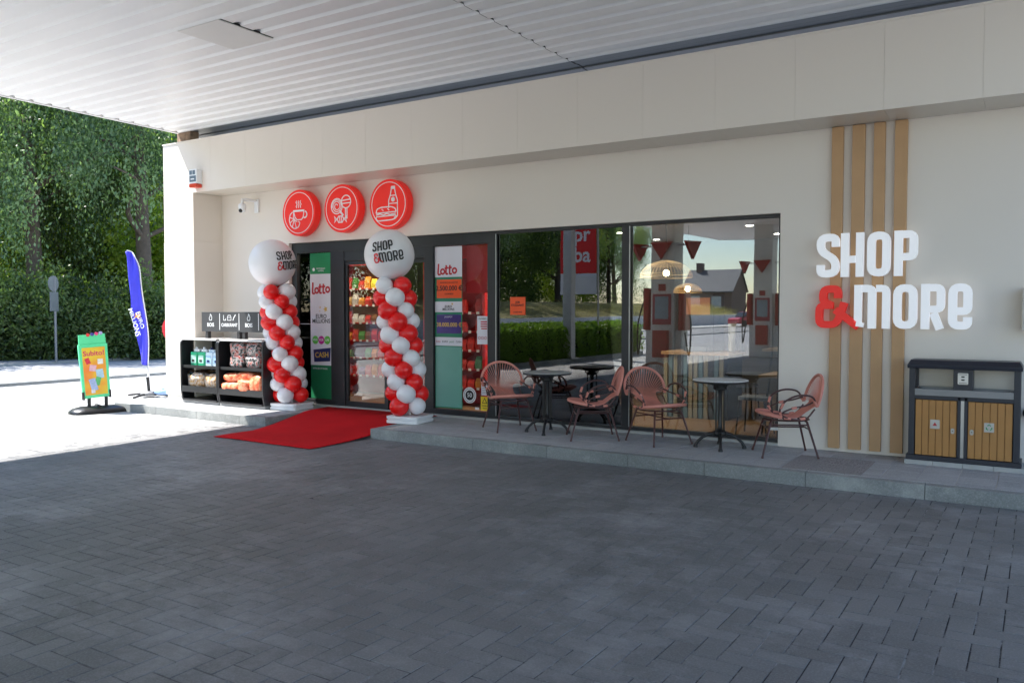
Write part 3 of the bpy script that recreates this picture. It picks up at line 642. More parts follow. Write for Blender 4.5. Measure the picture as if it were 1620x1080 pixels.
# ================================================================ BALLOON COLUMNS
def balloon_column(base, top, rbig, phis, text_lon, text_lat, trot, label, flip=0, tsz=.132):
    base = Vector(base); top = Vector(top); t = thing('balloon_column', label, 'balloon column', base, 'red and white balloon columns either side of the door')
    d = (Vector((0, 0, H))-base); d.z = 0; d.normalize(); rt = Vector((-d.y, d.x, 0))      # towards the camera, to its right
    a = math.atan2(d.y, d.x)
    Mx = Matrix.Translation(base) @ Matrix.Rotation(R(8), 4, 'Z')
    mb = MB(); mb.rbox(-.25, .25, -.25, .25, 0.0, .045, .05, 4, Mx); mb.rbox(-.24, .24, -.24, .24, .045, .062, .05, 4, Mx); mb.rbox(-.25, .25, -.25, .25, .062, .10, .05, 4, Mx)
    mb.build('foot', WHT, t, bevel=.008)
    MB().tube([base+Vector((0, 0, .1)), top-Vector((0, 0, rbig*.8))], .018, 8).build('pole', WHT, t)
    n = 11; L = top-base; z0 = .235; z1 = L.z-rbig-.10
    for i in range(n):
        f = i/(n-1); z = z0+(z1-z0)*f; c = base+Vector((L.x*z/L.z, L.y*z/L.z, z))
        for k in range(4):
            ph = R(phis+45*(n-1-i)+90*k+random.uniform(-2.5, 2.5)); u = d*math.cos(ph)+rt*math.sin(ph)
            r = .129*random.uniform(.92, 1.06)
            p = c+u*.170+Vector((0, 0, random.uniform(-.012, .012)))
            q = u.to_track_quat('Z', 'Y').to_matrix()
            mb = MB(); pr = [(r*math.sin(math.pi*j/14)*(1-.10*max(0, -math.cos(math.pi*(1-j/14)))), r*1.06*math.cos(math.pi*(1-j/14))) for j in range(15)]
            mb.lathe([(max(0, x), zz) for x, zz in pr], p, 22, q)
            mb.build('balloon', REDB if (k+flip) % 2 == 0 else WHB, t)
    mb = MB(); pr = []
    for j in range(25):
        th = math.pi*j/24; r_ = rbig*(1+.03*math.cos(th)); pr.append((max(0, r_*math.sin(th)), -r_*math.cos(th)*1.02))
    big = MB().lathe(pr, top, 48).build('large_balloon', WHB, t)
    dc = (Vector((0, 0, H))-top).normalized(); rr = dc.cross(Vector((0, 0, 1))).normalized()*-1; up = dc.cross(rr)*-1
    if up.z < 0: up = -up
    def mk(a_, b_, tt):
        ca, sa = math.cos(trot), math.sin(trot); a2 = a_*ca-b_*sa; b2 = a_*sa+b_*ca
        lo = text_lon+a2/rbig; la = text_lat+b2/rbig; q = rbig*1.012+.001+tt
        dd = dc*math.cos(la)*math.cos(lo)+rr*math.cos(la)*math.sin(lo)+up*math.sin(la)
        s_ = (1-.0); return top+dd*(q+.006)
    mb = MB(); h = tsz
    def fine(q):
        out = []
        for a_, b_ in zip(q, q[1:]):
            k = max(1, int(math.hypot(b_[0]-a_[0], b_[1]-a_[1])/.03)); out += [(a_[0]+(b_[0]-a_[0])*i/k, a_[1]+(b_[1]-a_[1])*i/k) for i in range(k)]
        return out+[q[-1]]
    def put(mb, s_, x, y, ws):
        for chx, wd in zip(s_, ws):
            for j, (q, c) in enumerate(glyph(chx, wd, .15)):
                q = fine(list(q)+([q[0]] if c else [])); q = q[:-1] if c else q
                mb.ribbon([(x+p[0]*h, y+p[1]*h) for p in q], .15*h, 0, .001+.0003*j, mk, c)
            x += (wd+.09)*h
        return x
    put(mb, 'SHOP', -.165*tsz/.12, .012, (.5, .5, .5, .5)); x = -.14*tsz/.12+.06
    put(mb, 'MORE', x, -.012-h, (.74, .5, .5, .5)); mb.build('black_lettering', INKB, big)
    mb = MB(); put(mb, '&', -.165*tsz/.12, -.012-h, (.6,)); mb.build('red_lettering', INKR, big)
    return t
bl = atz(462, 646, ZP); br = atz(649, 667, ZP)
def topat(px, py, dep): d = ray(px, py); return _C+d*(dep/(d.dot(_F)))
dl = (bl-_C).dot(_F); dr_ = (br-_C).dot(_F)
balloon_column((bl.x, bl.y, ZP), topat(431, 415, dl), .365, -25, .68, .10, R(5), 'red and white balloon column left of the door, next to the firewood rack', 0)
balloon_column((br.x, br.y, ZP), topat(616, 402, dr_), .348, 45, -.16, .12, R(9), 'red and white balloon column right of the door, by the lottery strip', 0)

# ================================================================ BISTRO CHAIRS AND TABLES
def make_chair():
    t = thing('bistro_chair', 'x', 'chair', (0, 0, 0), 'salmon cord bistro chairs outside the window', world=False)
    def hoop(a): return Vector((-.235-.30*(.62+.235*math.cos(a)-.45), .285*math.sin(a), .625+.235*math.cos(a)))
    def front(b): return Vector((.10+.19*math.cos(b), .275*math.sin(b), .435+.03*math.cos(b)))
    mb = MB(); n = 27
    for i in range(n):
        s = -1+2*i/(n-1); a = s*R(102); b = s*R(88)
        hp = hoop(a)
        pts = catmull([hp, Vector((-.225-.10*(1-abs(s)*.3), .165*s, .56)), Vector((-.185, .125*s, .475)), Vector((-.10, .15*s, .422)), Vector((.05, .20*s, .408)), front(b)], 4)
        mb.tube(pts, .0038, 5)
    mb.build('cord_seat', CHP, t)
    # wrapped rims
    mb = MB(); mb.tube([hoop(R(k)) for k in range(-108, 109, 9)], .0165, 8); mb.build('back_rim', CHP, t)
    mb = MB(); mb.tube([front(R(k)) for k in range(-92, 93, 8)], .019, 8)
    for q in range(5): mb.tube([front(R(k))*(1)+Vector((-.016*(q+1), 0, -.006*(q+1)+.004)) for k in range(-70+4*q, 71-4*q, 10)], .0085, 6)
    mb.build('seat_rim', CHP, t)
    fr_ = MB(); ring = [(.235*math.cos(R(k))-.01, .225*math.sin(R(k)), .392) for k in range(0, 360, 20)]; fr_.tube(ring, .010, 6, True)
    fr_.build('seat_ring', CHB, t)
    for sy in (-1, 1):
        loop = [(-.262, .27*sy, .55), (-.20, .318*sy, .655), (-.05, .335*sy, .668), (.08, .325*sy, .60), (.12, .29*sy, .50), (.08, .262*sy, .425), (-.06, .25*sy, .40)]
        MB().tube(catmull(loop, 5), .0105, 7).build('armrest', CHB, t)
        loop = [(-.245, .24*sy, .60), (-.14, .29*sy, .56), (.0, .30*sy, .53), (.10, .285*sy, .47), (-.0, .262*sy, .415), (-.16, .24*sy, .42), (-.25, .235*sy, .52)]
        MB().tube(catmull(loop, 5), .009, 7).build('arm_brace', CHB, t)
        for p, q in (((-.262, .27*sy, .55), (-.225, .298*sy, .615)), ((.09, .322*sy, .59), (.112, .30*sy, .53)), ((.118, .288*sy, .495), (.10, .274*sy, .45)), ((.0, .262*sy, .42), (.07, .262*sy, .425)), ((-.15, .24*sy, .42), (-.10, .245*sy, .415)), ((-.05, .297*sy, .54), (.0, .30*sy, .53))):
            MB().tube([p, q], .0155, 7).build('cord_wrap', CHP, t)
    for sx in (-1, 1):
        for sy in (-1, 1):
            MB().tube([(.165*sx, .165*sy, .393), (.185*sx, .185*sy, .375), (.285*sx, .265*sy, .012)], [.0115, .0125, .0105], 8).lathe([(.013, 0), (.013, .02)], (.285*sx, .265*sy, 0), 8).build('leg', CHB, t)
    for sx in (-1, 1): MB().tube([(.205*sx, .198*-1, .30), (.205*sx, .198, .30)], .008, 6).build('stretcher', CHB, t)
    MB().tube([(-.205, 0, .30), (.205, 0, .30)], .008, 6).build('stretcher', CHB, t)
    for sy in (-1, 1): MB().tube([(-.19, .19*sy, .345), (.19, .19*sy, .345)], .008, 6).build('stretcher', CHB, t)
    return t
ch0 = make_chair()
for k, (x, y, a, lb) in enumerate(((-5.83, 9.09, -37, 'salmon cord chair with maroon legs facing out, left of the left bistro table'),
                             (-4.57, 9.00, 214, 'salmon cord chair seen from its side, right of the left bistro table'),
                             (-3.76, 9.12, -32, 'salmon cord chair facing out, left of the right bistro table'),
                             (-2.29, 9.07, 207, 'salmon cord chair seen from its side against the cream wall, rightmost of the four'))):
    o = ch0 if k == 0 else copy_tree(ch0)
    o.location = (x, y, ZP); o.rotation_euler = (0, 0, R(a)); o['label'] = lb
TERR = mat('terrazzo_top', (.78, .77, .74), .4, var=.35, scale=60); TGR = mat('grey_top', (.38, .38, .37), .5, var=.3, scale=60)
def make_table(x, y, rz, lb, m):
    t = thing('bistro_table', lb, 'table', (x, y, ZP), 'round bistro tables outside the window', world=False); t.rotation_euler = (0, 0, R(rz))
    MB().lathe([(0, .748), (.30, .748), (.308, .755), (.308, .768), (.302, .772), (0, .772)], (0, 0, 0), 48, smooth=False).build('table_top', m, t)
    MB().lathe([(0, .742), (.296, .742), (.309, .750), (.3095, .764), (.300, .750)], (0, 0, 0), 48, smooth=False).build('rim', BLKM, t)
    mb = MB(); mb.lathe([(0, .74), (.16, .74), (.16, .73), (.05, .70), (.075, .69), (.075, .66), (.03, .65)], (0, 0, 0), 20)
    mb.lathe([(.03, .65), (.022, .60), (.022, .25), (.035, .20), (.075, .19), (.08, .155), (.05, .13), (0, .12)], (0, 0, 0), 20)
    for k in range(4):
        c, s = math.cos(R(45+90*k)), math.sin(R(45+90*k)); mb.tube([(.062*c, .062*s, .67), (.062*c, .062*s, .18)], .009, 8)
        mb.tube([(.11*c, .11*s, .735), (.062*c, .062*s, .665)], .009, 6)
    mb.build('column', BLK, t)
    for k in range(4):
        c, s = math.cos(R(90*k)), math.sin(R(90*k))
        f = catmull([(.05, .17), (.13, .155), (.22, .10), (.27, .03)], 4)if 0 else [(.05, .165), (.12, .155), (.19, .118), (.24, .07), (.265, .03)]
        MB().tube([(a*c, a*s, b) for a, b in f], [.022, .02, .017, .016, .018], 8).build('foot', BLK, t)
        MB().lathe([(.026, 0), (.026, .012), (.020, .03), (.008, .04)], (.268*c, .268*s, 0), 12).build('foot_pad', BLK, t)
make_table(-5.25, 9.08, 20, 'dark topped round bistro table with cast iron foot, in front of the orange notice', TGR)
make_table(-3.02, 9.12, 20, 'pale speckled round bistro table with cast iron foot, before the right hand window', TERR)

# ================================================================ LITTER BIN
t = thing('litter_bin', 'double litter bin with two brown slatted doors, navy frame and ashtray', 'litter bin', (-.63, 9.4, ZP))
NV = mat('navy_metal', (.014, .017, .030), .38, var=.1); BRW = mat('brown_slat', (.42, .20, .055), .5, var=.08, scale=8)
bx0, bx1, by, bz = -1.10, -.135, 9.22, ZP+.045
mb = MB()
for k in range(4): mb.box(bx0-.03+k*.262, bx0-.034+(k+1)*.262, by-.03, 9.58, ZP+.001, bz)
mb.build('concrete_slab', CONC, t)
fm = MB(); fm.box(bx0-.02, bx1+.02, by-.015, 9.56, bz, bz+.05)
for a, b in ((bx0, bx0+.055), (bx1-.055, bx1)): fm.box(a, b, by, by+.05, bz+.05, 1.12); fm.box(a, b, 9.50, 9.55, bz+.05, 1.12)
fm.box(-.665, -.635, by, by+.04, bz+.05, .83); fm.box(-.605-.0, -.575, by, by+.04, bz+.05, .83); fm.box(bx0+.055, bx1-.055, by, by+.04, .79, .83); fm.box(bx0+.055, bx1-.055, 9.52, 9.54, bz+.05, .80); fm.box(bx0+.01, bx0+.03, by+.05, 9.5, bz+.05, .85); fm.box(bx1-.03, bx1-.01, by+.05, 9.5, bz+.05, .85)
fm.build('frame', NV, t, bevel=.003)
MB().box(-.635, -.605, by+.015, by+.03, bz+.05, .83).build('centre_plate', STEEL, t)
mb = MB(); mb.add([(bx0-.015, by-.03, 1.10), (bx1+.015, by-.03, 1.10), (bx1+.015, 9.57, 1.10), (bx0-.015, 9.57, 1.10), (bx0-.015, by-.035, 1.135), (bx1+.015, by-.035, 1.135), (bx1+.015, 9.575, 1.135), (bx0-.015, 9.575, 1.135), (bx0+.01, by+.02, 1.185), (bx1-.01, by+.02, 1.185), (bx1-.01, 9.52, 1.185), (bx0+.01, 9.52, 1.185)],
   [(0, 3, 2, 1), (0, 1, 5, 4), (1, 2, 6, 5), (2, 3, 7, 6), (3, 0, 4, 7), (4, 5, 9, 8), (5, 6, 10, 9), (6, 7, 11, 10), (7, 4, 8, 11), (8, 9, 10, 11)]); mb.build('roof', NV, t, bevel=.004)
mb = MB(); mb.box(bx0+.055, bx1-.055, by-.006, by+.022, .83, .895); mb.box(bx0+.055, bx1-.055, 9.46, 9.50, .83, .90); mb.box(bx0+.055, bx0+.085, by+.02, 9.46, .83, .895); mb.box(bx1-.085, bx1-.055, by+.02, 9.46, .83, .895); mb.box(-.70, -.54, by+.02, 9.46, .86, .893); mb.build('top_tray', mat('tray_grey', (.24, .24, .25), .45, metal=.6, var=.1), t)
MB().box(bx0+.085, bx1-.085, by+.03, 9.45, .80, .83).build('inner_bin', BLKM, t)
MB().box(-.705, -.535, by+.005, 9.44, .895, 1.10).build('ashtray_housing', NV, t, bevel=.003)
mb = MB(); mb.rbox(-.665, -.575, by-.012, by+.004, .955, 1.065, .008, axis='y'); A = mb.build('ashtray', STEEL, t)
mb = MB(); mb.box(-.655, -.585, by-.0145, by-.0125, .965, .970); mb.box(-.655, -.585, by-.0145, by-.0125, 1.050, 1.055); mb.build('rim', BLKM, A)
for z in (.992, 1.022): MB().rbox(-.635, -.605, by-.0165, by-.0125, z, z+.014, .005, axis='y').build('slot', BLKM, A)
for a0, a1 in ((bx0+.06, -.668), (-.572, bx1-.06)):
    mb = MB(); n = 6; wd = (a1-a0)/n
    for k in range(n): mb.box(a0+k*wd+.003, a0+(k+1)*wd-.003, by+.008, by+.03, bz+.055, .785)
    mb.box(a0, a1, by+.03, by+.036, bz+.055, .785)
    D = mb.build('slatted_door', BRW, t, bevel=.0015); left = a0 < -.7
    xx = a1-.035 if left else a0+.035
    mb = MB(); mb.rbox(xx-.016, xx+.016, by+.002, by+.008, .46, .515, .015, 5, axis='y'); mb.build('lock', STEEL, D)
    MB().box(xx-.006, xx+.006, by-.001, by+.0015, .484, .492).build('keyhole', BLKM, D)
    c_ = a0+wd*2.9; MB().box(c_-.042, c_+.042, by+.003, by+.0075, .50, .59).build('sign_plate', STEEL, D)
    if left:
        mb = MB(); mb.prism([(-.02, -.015), (.02, -.015), (.0, .02)], 0, .001, facade(c_, .545, by+.0025)); mb.build('symbol', INKRED, D)
    else:
        for k in range(3):
            th = R(90+120*k); mb = MB(); mb.ribbon([(.024*math.cos(th-.7), .024*math.sin(th-.7)), (.026*math.cos(th), .026*math.sin(th)), (.024*math.cos(th+.7), .024*math.sin(th+.7))], .010, 0, .001, facade(c_, .545, by+.0025)); mb.build('symbol', GRN, D)

# ================================================================ FIREWOOD RACK
def mottle(name, cols, scale=18, rough=.5):
    m = bpy.data.materials.new(name); m.use_nodes = True; n = m.node_tree.nodes; l = m.node_tree.links; b = n['Principled BSDF']
    b.inputs['Roughness'].default_value = rough
    tc = n.new('ShaderNodeTexCoord'); no = n.new('ShaderNodeTexNoise'); no.inputs['Scale'].default_value = scale; no.inputs['Detail'].default_value = 3
    r = n.new('ShaderNodeValToRGB'); r.color_ramp.interpolation = 'LINEAR'
    while len(r.color_ramp.elements) < len(cols): r.color_ramp.elements.new(.5)
    for k, c in enumerate(cols): r.color_ramp.elements[k].position = .34+.36*k/max(1, len(cols)-1); r.color_ramp.elements[k].color = (*c, 1)
    l.new(tc.outputs['Object'], no.inputs['Vector']); l.new(no.outputs['Fac'], r.inputs[0]); l.new(r.outputs[0], b.inputs['Base Color']); return m
def bag_mb(c, s, seed, lump=.12, e=.45):
    rr = random.Random(seed); mb = MB(); nu, nv = 22, 14; v = []
    ph = [rr.uniform(0, 6.3) for _ in range(6)]
    sg_ = lambda x, p: math.copysign(abs(x)**p, x)
    for j in range(nv+1):
        la = -math.pi/2+math.pi*j/nv
        for i in range(nu):
            lo = 2*math.pi*i/nu; d = 1+lump*(math.sin(3*lo+ph[0]+2*la)*.5+math.sin(5*la+ph[1]+lo)*.4+math.sin(7*lo+ph[2]-3*la)*.3)
            v.append((c[0]+s[0]*d*sg_(math.cos(la), e)*sg_(math.cos(lo), e), c[1]+s[1]*d*sg_(math.cos(la), e)*sg_(math.sin(lo), e), c[2]+s[2]*d*sg_(math.sin(la), e)))
    mb.add(v, [(j*nu+i, j*nu+(i+1) % nu, (j+1)*nu+(i+1) % nu, (j+1)*nu+i) for j in range(nv) for i in range(nu)], True); return mb
def rack(x0, x1, label):
    t = thing('display_rack', label, 'rack', ((x0+x1)/2, 9.05, ZP), 'black display racks left of the door')
    yb, yf = 9.38, 8.76
    side = rnd([(yf+.03, ZP+.05), (yf, .35), (yf, 1.17), (yf+.10, 1.22), (yb, 1.22), (yb, ZP+.05)], .06)
    for a, b in ((x0, x0+.035), (x1-.035, x1)):
        MB().prism([tuple(p) for p in side], a, b, lambda p, q, c: (c, p, q)).build('side_panel', BLK, t, bevel=.008)
    MB().box(x0+.035, x1-.035, yb-.03, yb, ZP+.05, 1.20).build('back_panel', BLKM, t)
    MB().box(x0+.04, x1-.04, yf+.02, yb-.03, 1.185, 1.215).build('top', mat('rack_top', (.55, .55, .55), .2, var=.05), t, bevel=.005)
    MB().box(x0+.036, x1-.036, yf+.03, yb-.03, .72, .745).box(x0+.036, x1-.036, yf+.022, yf+.04, .745, .77).build('shelf', BLK, t)
    MB().box(x0+.036, x1-.036, yf+.02, yb-.03, .345, .365).box(x0+.036, x1-.036, yf+.005, yf+.02, .32, .42).build('shelf', BLK, t)
    MB().box(x0+.036, x1-.036, yf+.01, yb-.03, ZP+.05, ZP+.075).build('bottom_shelf', BLK, t)
    MB().box(x0+.01, x1-.01, yf+.035, yb-.01, ZP+.001, ZP+.05).build('plinth', mat('grey_plinth', (.25, .25, .25), .5), t)
RX = (-12.22, -11.265, -10.17)
rack(RX[0], RX[1], 'left black display rack holding jerrycans above and clear bags below')
rack(RX[1]+.004, RX[2], 'right black display rack holding charcoal sacks above and orange net bags below')
GJ = mat('green_jerrycan', (.02, .42, .20), .4, var=.05); WJ = mat('pale_blue_jerrycan', (.62, .76, .86), .35, var=.04)
def can_(x, m, lb):
    t = thing('jerrycan', lb, 'jerrycan', (x, 8.95, .745), 'jerrycans on the upper left shelf')
    b = MB(); b.rbox(x-.09, x+.09, 8.86, 9.10, .746, .985, .03); b.build('body', m, t, bevel=.012)
    MB().rbox(x-.05, x+.09, 8.90, 9.06, .985, 1.03, .02).build('shoulder', m if m is WJ else WHT, t, bevel=.008)
    MB().lathe([(.024, 1.03), (.024, 1.065), (0, 1.065)], (x-.02, 8.95, 0), 12).build('cap', WHT if m is GJ else NAVY, t)
    MB().box(x-.065, x+.065, 8.857, 8.859, .80, .93).build('paper_label', mat('label_green', (.45, .75, .62), .5) if m is GJ else mat('label_blue', (.35, .55, .75), .5), t)
    MB().box(x-.04, x+.03, 8.8545, 8.8565, .82, .86).build('print', INKB if m is GJ else NAVY, t)
can_(-11.995, GJ, 'green jerrycan at the left end of the upper rack shelf'); can_(-11.80, GJ, 'green jerrycan second from the left on the upper rack shelf')
can_(-11.605, WJ, 'pale blue jerrycan beside the green ones on the upper rack shelf'); can_(-11.41, WJ, 'pale blue jerrycan at the right end of the upper rack shelf')
CHR = mottle('charcoal_print', [(.01, .01, .01), (.03, .03, .03), (.45, .43, .42), (.5, .05, .02), (.02, .02, .02)], 22)
for k, x in enumerate((-10.90, -10.52)):
    for j in range(2):
        t = tag(bag_mb((x, 8.98, .86+.20*j), (.17, .15, .11), 40+k*5+j, .08).build('charcoal_sack', CHR), ('lower' if j == 0 else 'upper')+' charcoal sack of the '+('left' if k == 0 else 'right')+' stack on the right rack shelf', 'sack', 'charcoal sacks on the upper right shelf')
NETM = mottle('orange_net', [(.45, .05, .015), (.75, .16, .06), (.80, .35, .20), (.60, .09, .03)], 14)
for k, (x, y, z, a, b, c, lb) in enumerate(((-11.00, 8.92, .45, .22, .15, .075, 'orange net bag of logs lying lowest at the left of the lower shelf'), (-10.98, 8.94, .60, .20, .15, .07, 'orange net bag of logs lying on top at the left of the lower shelf'),
        (-10.66, 8.90, .48, .15, .15, .105, 'orange net bag of logs at the bottom middle of the lower shelf'), (-10.66, 8.93, .635, .17, .13, .065, 'orange net bag of logs on top in the middle of the lower shelf'), (-10.38, 8.91, .51, .14, .15, .14, 'orange net bag of logs standing at the right of the lower shelf'))):
    tag(bag_mb((x, y, z), (a, b, c), 60+k, .10, .5).build('net_bag', NETM), lb, 'net bag', 'orange net bags of logs')
KIN = mottle('kindling', [(.30, .16, .08), (.65, .40, .18), (.75, .68, .62), (.35, .20, .14)], 20)
for k, (x, lb) in enumerate(((-11.90, 'left clear plastic bag of kindling on the lower left shelf'), (-11.50, 'right clear plastic bag of kindling on the lower left shelf'))):
    t = thing('clear_bag', lb, 'bag', (x, 8.95, .37), 'clear bags of kindling')
    bag_mb((x, 8.95, .50), (.165, .14, .13), 80+k, .12).build('contents', KIN, t); bag_mb((x, 8.94, .52), (.19, .16, .155), 90+k, .14).build('plastic_film', GLC, t)
# header board over the racks
t = thing('rack_header', 'dark header board with white pictograms and the words BOIS and CARBURANT above the racks', 'sign', (-11.1, 8.98, 1.22))
HB = mat('charcoal_board', (.045, .046, .05), .5); xs_ = [aty(p, 505, 8.95).x for p in (319, 347.6, 378.2, 409)]; xs_.append(xs_[3]+.45)
MB().box(xs_[0], xs_[4], 8.95, 8.975, 1.33, 1.655).build('board', HB, t, bevel=.003)
for x in (xs_[0]+.12, xs_[2]-.03, xs_[2]+.10, xs_[4]-.15): MB().box(x-.03, x+.03, 8.955, 9.02, 1.216, 1.33).build('bracket', BLKM, t)
for k in (1, 2, 3): MB().box(xs_[k]-.006, xs_[k]+.006, 8.947, 8.95, 1.36, 1.63).build('divider', WHT, t)
flame = [tuple(p) for p in rnd([(0, .055), (.028, .01), (.022, -.035), (-.022, -.035), (-.03, .0), (-.012, .012)], .012, True)]
for k, s_ in ((0, 'BOIS'), (1, 'CARBURANT'), (2, 'BOIS'), (3, 'BOIS')):
    c_ = (xs_[k]+xs_[k+1])/2; text(s_, .085 if k != 1 else .075, WHT, facade(c_, 1.44, 8.9485), t, bold=.018, sx=.9 if k == 1 else 1)
    if k != 1: MB().ribbon([(a*1.2, b*1.2) for a, b in flame], .010, 0, .001, facade(c_, 1.56, 8.949), True).build('pictogram', WHT, t)
    else:
        MB().ribbon([(-.045, -.02), (-.045, .01), (-.028, .04), (.028, .04), (.045, .01), (.045, -.04), (-.045, -.04)], .009, 0, .001, facade(c_, 1.56, 8.949), True).ribbon([(-.04, .005), (.04, .005)], .008, 0, .0014, facade(c_, 1.56, 8.949)).build('pictogram', WHT, t)
        MB().ribbon([(-.02, .045), (-.02, -.04), (.03, -.04), (.03, -.01)], .010, 0, .001, facade(c_-.12, 1.56, 8.949)).build('pictogram', WHT, t)
        MB().ribbon([(-.03, -.045), (-.01, .0), (.035, .05)], .016, 0, .001, facade(c_+.12, 1.56, 8.949)).build('pictogram', WHT, t)

# ================================================================ PAVEMENT BOARD, FLAG, ROAD SIGN
B = atz(155, 652, 0); al = R(14); e = Vector((.51*math.cos(al)-.86*math.sin(al), .86*math.cos(al)+.51*math.sin(al), 0)); nrm = Vector((e.y, -e.x, 0))
def bmk(a, b, t): q = R(-3.4); return B+e*(a*math.cos(q)+b*math.sin(q))+Vector((0, 0, 1))*(b*math.cos(q)-a*math.sin(q))+nrm*t
t = thing('pavement_sign', 'green framed swinging pavement sign with an orange poster on a black moulded base', 'pavement sign', B)
MG = mat('bright_green', (.10, .72, .34), .4, var=.04)
mb = MB(); mb.prism([(-.21, .25), (.21, .25), (.22, 1.13), (-.22, 1.13)], -.03, .03, bmk); mb.build('frame', MG, t, bevel=.006)
mb = MB(); mb.prism([(-.205, 1.132), (.205, 1.132), (.20, 1.29), (-.20, 1.29)], -.012, .012, bmk); HD = mb.build('header', MG, t)
def grad(name, a, b):
    m = bpy.data.materials.new(name); m.use_nodes = True; n = m.node_tree.nodes; l = m.node_tree.links
    tc = n.new('ShaderNodeTexCoord'); no = n.new('ShaderNodeTexNoise'); no.inputs['Scale'].default_value = 2.5; r = n.new('ShaderNodeMix'); r.data_type = 'RGBA'; r.inputs['A'].default_value = (*a, 1); r.inputs['B'].default_value = (*b, 1)
    mr = n.new('ShaderNodeMapRange'); mr.inputs[1].default_value = .38; mr.inputs[2].default_value = .62
    l.new(tc.outputs['Object'], no.inputs['Vector']); l.new(no.outputs['Fac'], mr.inputs[0]); l.new(mr.outputs[0], r.inputs['Factor']); l.new(r.outputs['Result'], n['Principled BSDF'].inputs['Base Color']); return m
mb = MB(); mb.prism([(-.17, .30), (.17, .30), (.175, 1.08), (-.175, 1.08)], .031, .034, bmk); PO = mb.build('poster', grad('orange_poster', (.80, .22, .03), (.75, .55, .03)), t)
text('Subito!', .115, mat('pink_print', (.60, .02, .12), .5), lambda a, b, c: bmk(a, b+.98, .0355+c), PO, bold=.02)
for k, (a, b, w2, h2, c2, q) in enumerate(((-.10, .86, .035, .05, (.65, .03, .06), .3), (-.03, .74, .05, .05, (.75, .45, .55), -.2), (.09, .84, .042, .042, (.80, .80, .75), 0), (.07, .64, .055, .075, (.40, .60, .75), .1), (.03, .52, .04, .07, (.10, .45, .15), -.3), (-.04, .47, .05, .10, (.35, .45, .72), .2), (-.05, .36, .03, .03, (.7, .7, .8), 0))):
    pts = [(a+x*w2*math.cos(q)-y*h2*math.sin(q), b+x*w2*math.sin(q)+y*h2*math.cos(q)) for x, y in ((-1, -1), (1, -1), (1, 1), (-1, 1))]
    MB().prism(pts, .035+.0004*k, .0358+.0004*k, bmk).build('ticket_picture', mat('ticket%d' % k, c2, .5, var=.25, scale=30), PO)
for k, c2 in enumerate(((.7, .03, .03), (.05, .05, .3), (.75, .05, .2), (.4, .4, .7))):
    MB().prism(arc(-.06+.065*k, 1.285+.006*k, .028, 0, 330, 11), .013, .022, bmk).build('knob', mat('knob%d' % k, c2, .4), HD)
for a in (-.215, .19): MB().prism([(a, .23), (a+.028, .23), (a+.028, .36), (a, .36)], -.04, .04, bmk).build('spring_bracket', BLKM, t)
for a in (-.13, .13): MB().tube([B+e*a+Vector((0, 0, .09)), B+e*a+Vector((0, 0, .26))], .028, 10).build('spring', BLKM, t)
mb = MB(); ff = []
for k in range(25):
    th = 2*math.pi*k/24; ff.append(th)
mb = MB(); N = 28
for (rx, ry, z) in ((.44, .25, .0), (.44, .25, .03), (.39, .20, .075), (.28, .13, .105), (.0, .0, .11)):
    for k in range(N):
        th = 2*math.pi*k/N; c_, s_ = math.cos(th), math.sin(th); sq = lambda x: math.copysign(abs(x)**.6, x)
        mb.v.append(tuple(B+e*(rx*sq(c_))+nrm*(ry*sq(s_)*(1+.15*math.cos(3*th)))+Vector((0, 0, z))))
mb.f = [(j*N+k, j*N+(k+1) % N, (j+1)*N+(k+1) % N, (j+1)*N+k) for j in range(4) for k in range(N)]; mb.sm = [True]*len(mb.f)
mb.build('base', BLK, t)
def bk2(a, b, z): return B+e*a+nrm*b+Vector((0, 0, z))
MB().tube([bk2(.0, -.1, .112), bk2(.0, .12, .108)], .03, 8).build('handle', BLKM, t)
# beach flag
Fb = atz(236, 627, 0); sc = (Fb-_C).dot(_F)/FPX; ef = _R.copy(); nf = Vector((ef.y, -ef.x, 0))
t = thing('feather_flag', 'tall blue feather flag with white writing on a pole with cross feet', 'flag', Fb)
def fmk(a, b, c): return Fb+ef*((a-236)*sc)+Vector((0, 0, (627-b)*sc))+nf*(c+.05*math.sin(b*.045)+.02*math.sin(a*.5))
ed_r = [(203, 397), (209, 399), (216, 407), (222, 422), (227, 445), (230, 475), (232, 510), (234, 545), (235, 578)]
ed_l = [(202, 400), (205, 412), (208, 438), (211, 466), (210, 492), (213, 516), (218, 540), (223, 562), (226, 576)]
rr_ = catmull([Vector((a, b, 0)) for a, b in ed_r], 4); ll_ = catmull([Vector((a, b, 0)) for a, b in ed_l], 4); mb = MB(); nn = 6
for p, q in zip(rr_, ll_):
    for k in range(nn): x = q.x+(p.x-q.x)*k/(nn-1); y = q.y+(p.y-q.y)*k/(nn-1); mb.v.append(tuple(fmk(x, y, .025*math.sin(k*1.4+y*.03))))
mb.f = [(j*nn+k, j*nn+k+1, (j+1)*nn+k+1, (j+1)*nn+k) for j in range(len(rr_)-1) for k in range(nn-1)]; mb.sm = [True]*len(mb.f)
o = mb.build('sail', mat('flag_blue', (.045, .045, .62), .6, var=.12, scale=3), t); sd = o.modifiers.new('s', 'SOLIDIFY'); sd.thickness = .004
MB().tube([fmk(a, b, -.01) for a, b in [(236, 625), (235.5, 578)]+[(p.x+.4, p.y) for p in reversed(rr_)]], [.022, .018]+[.012]*len(rr_), 7).build('pole', mat('pole_grey', (.6, .6, .62), .35), t)
MB().tube([fmk(236, 626, 0), fmk(235, 596, 0)], .03, 8).build('pole_sleeve', BLKM, t)
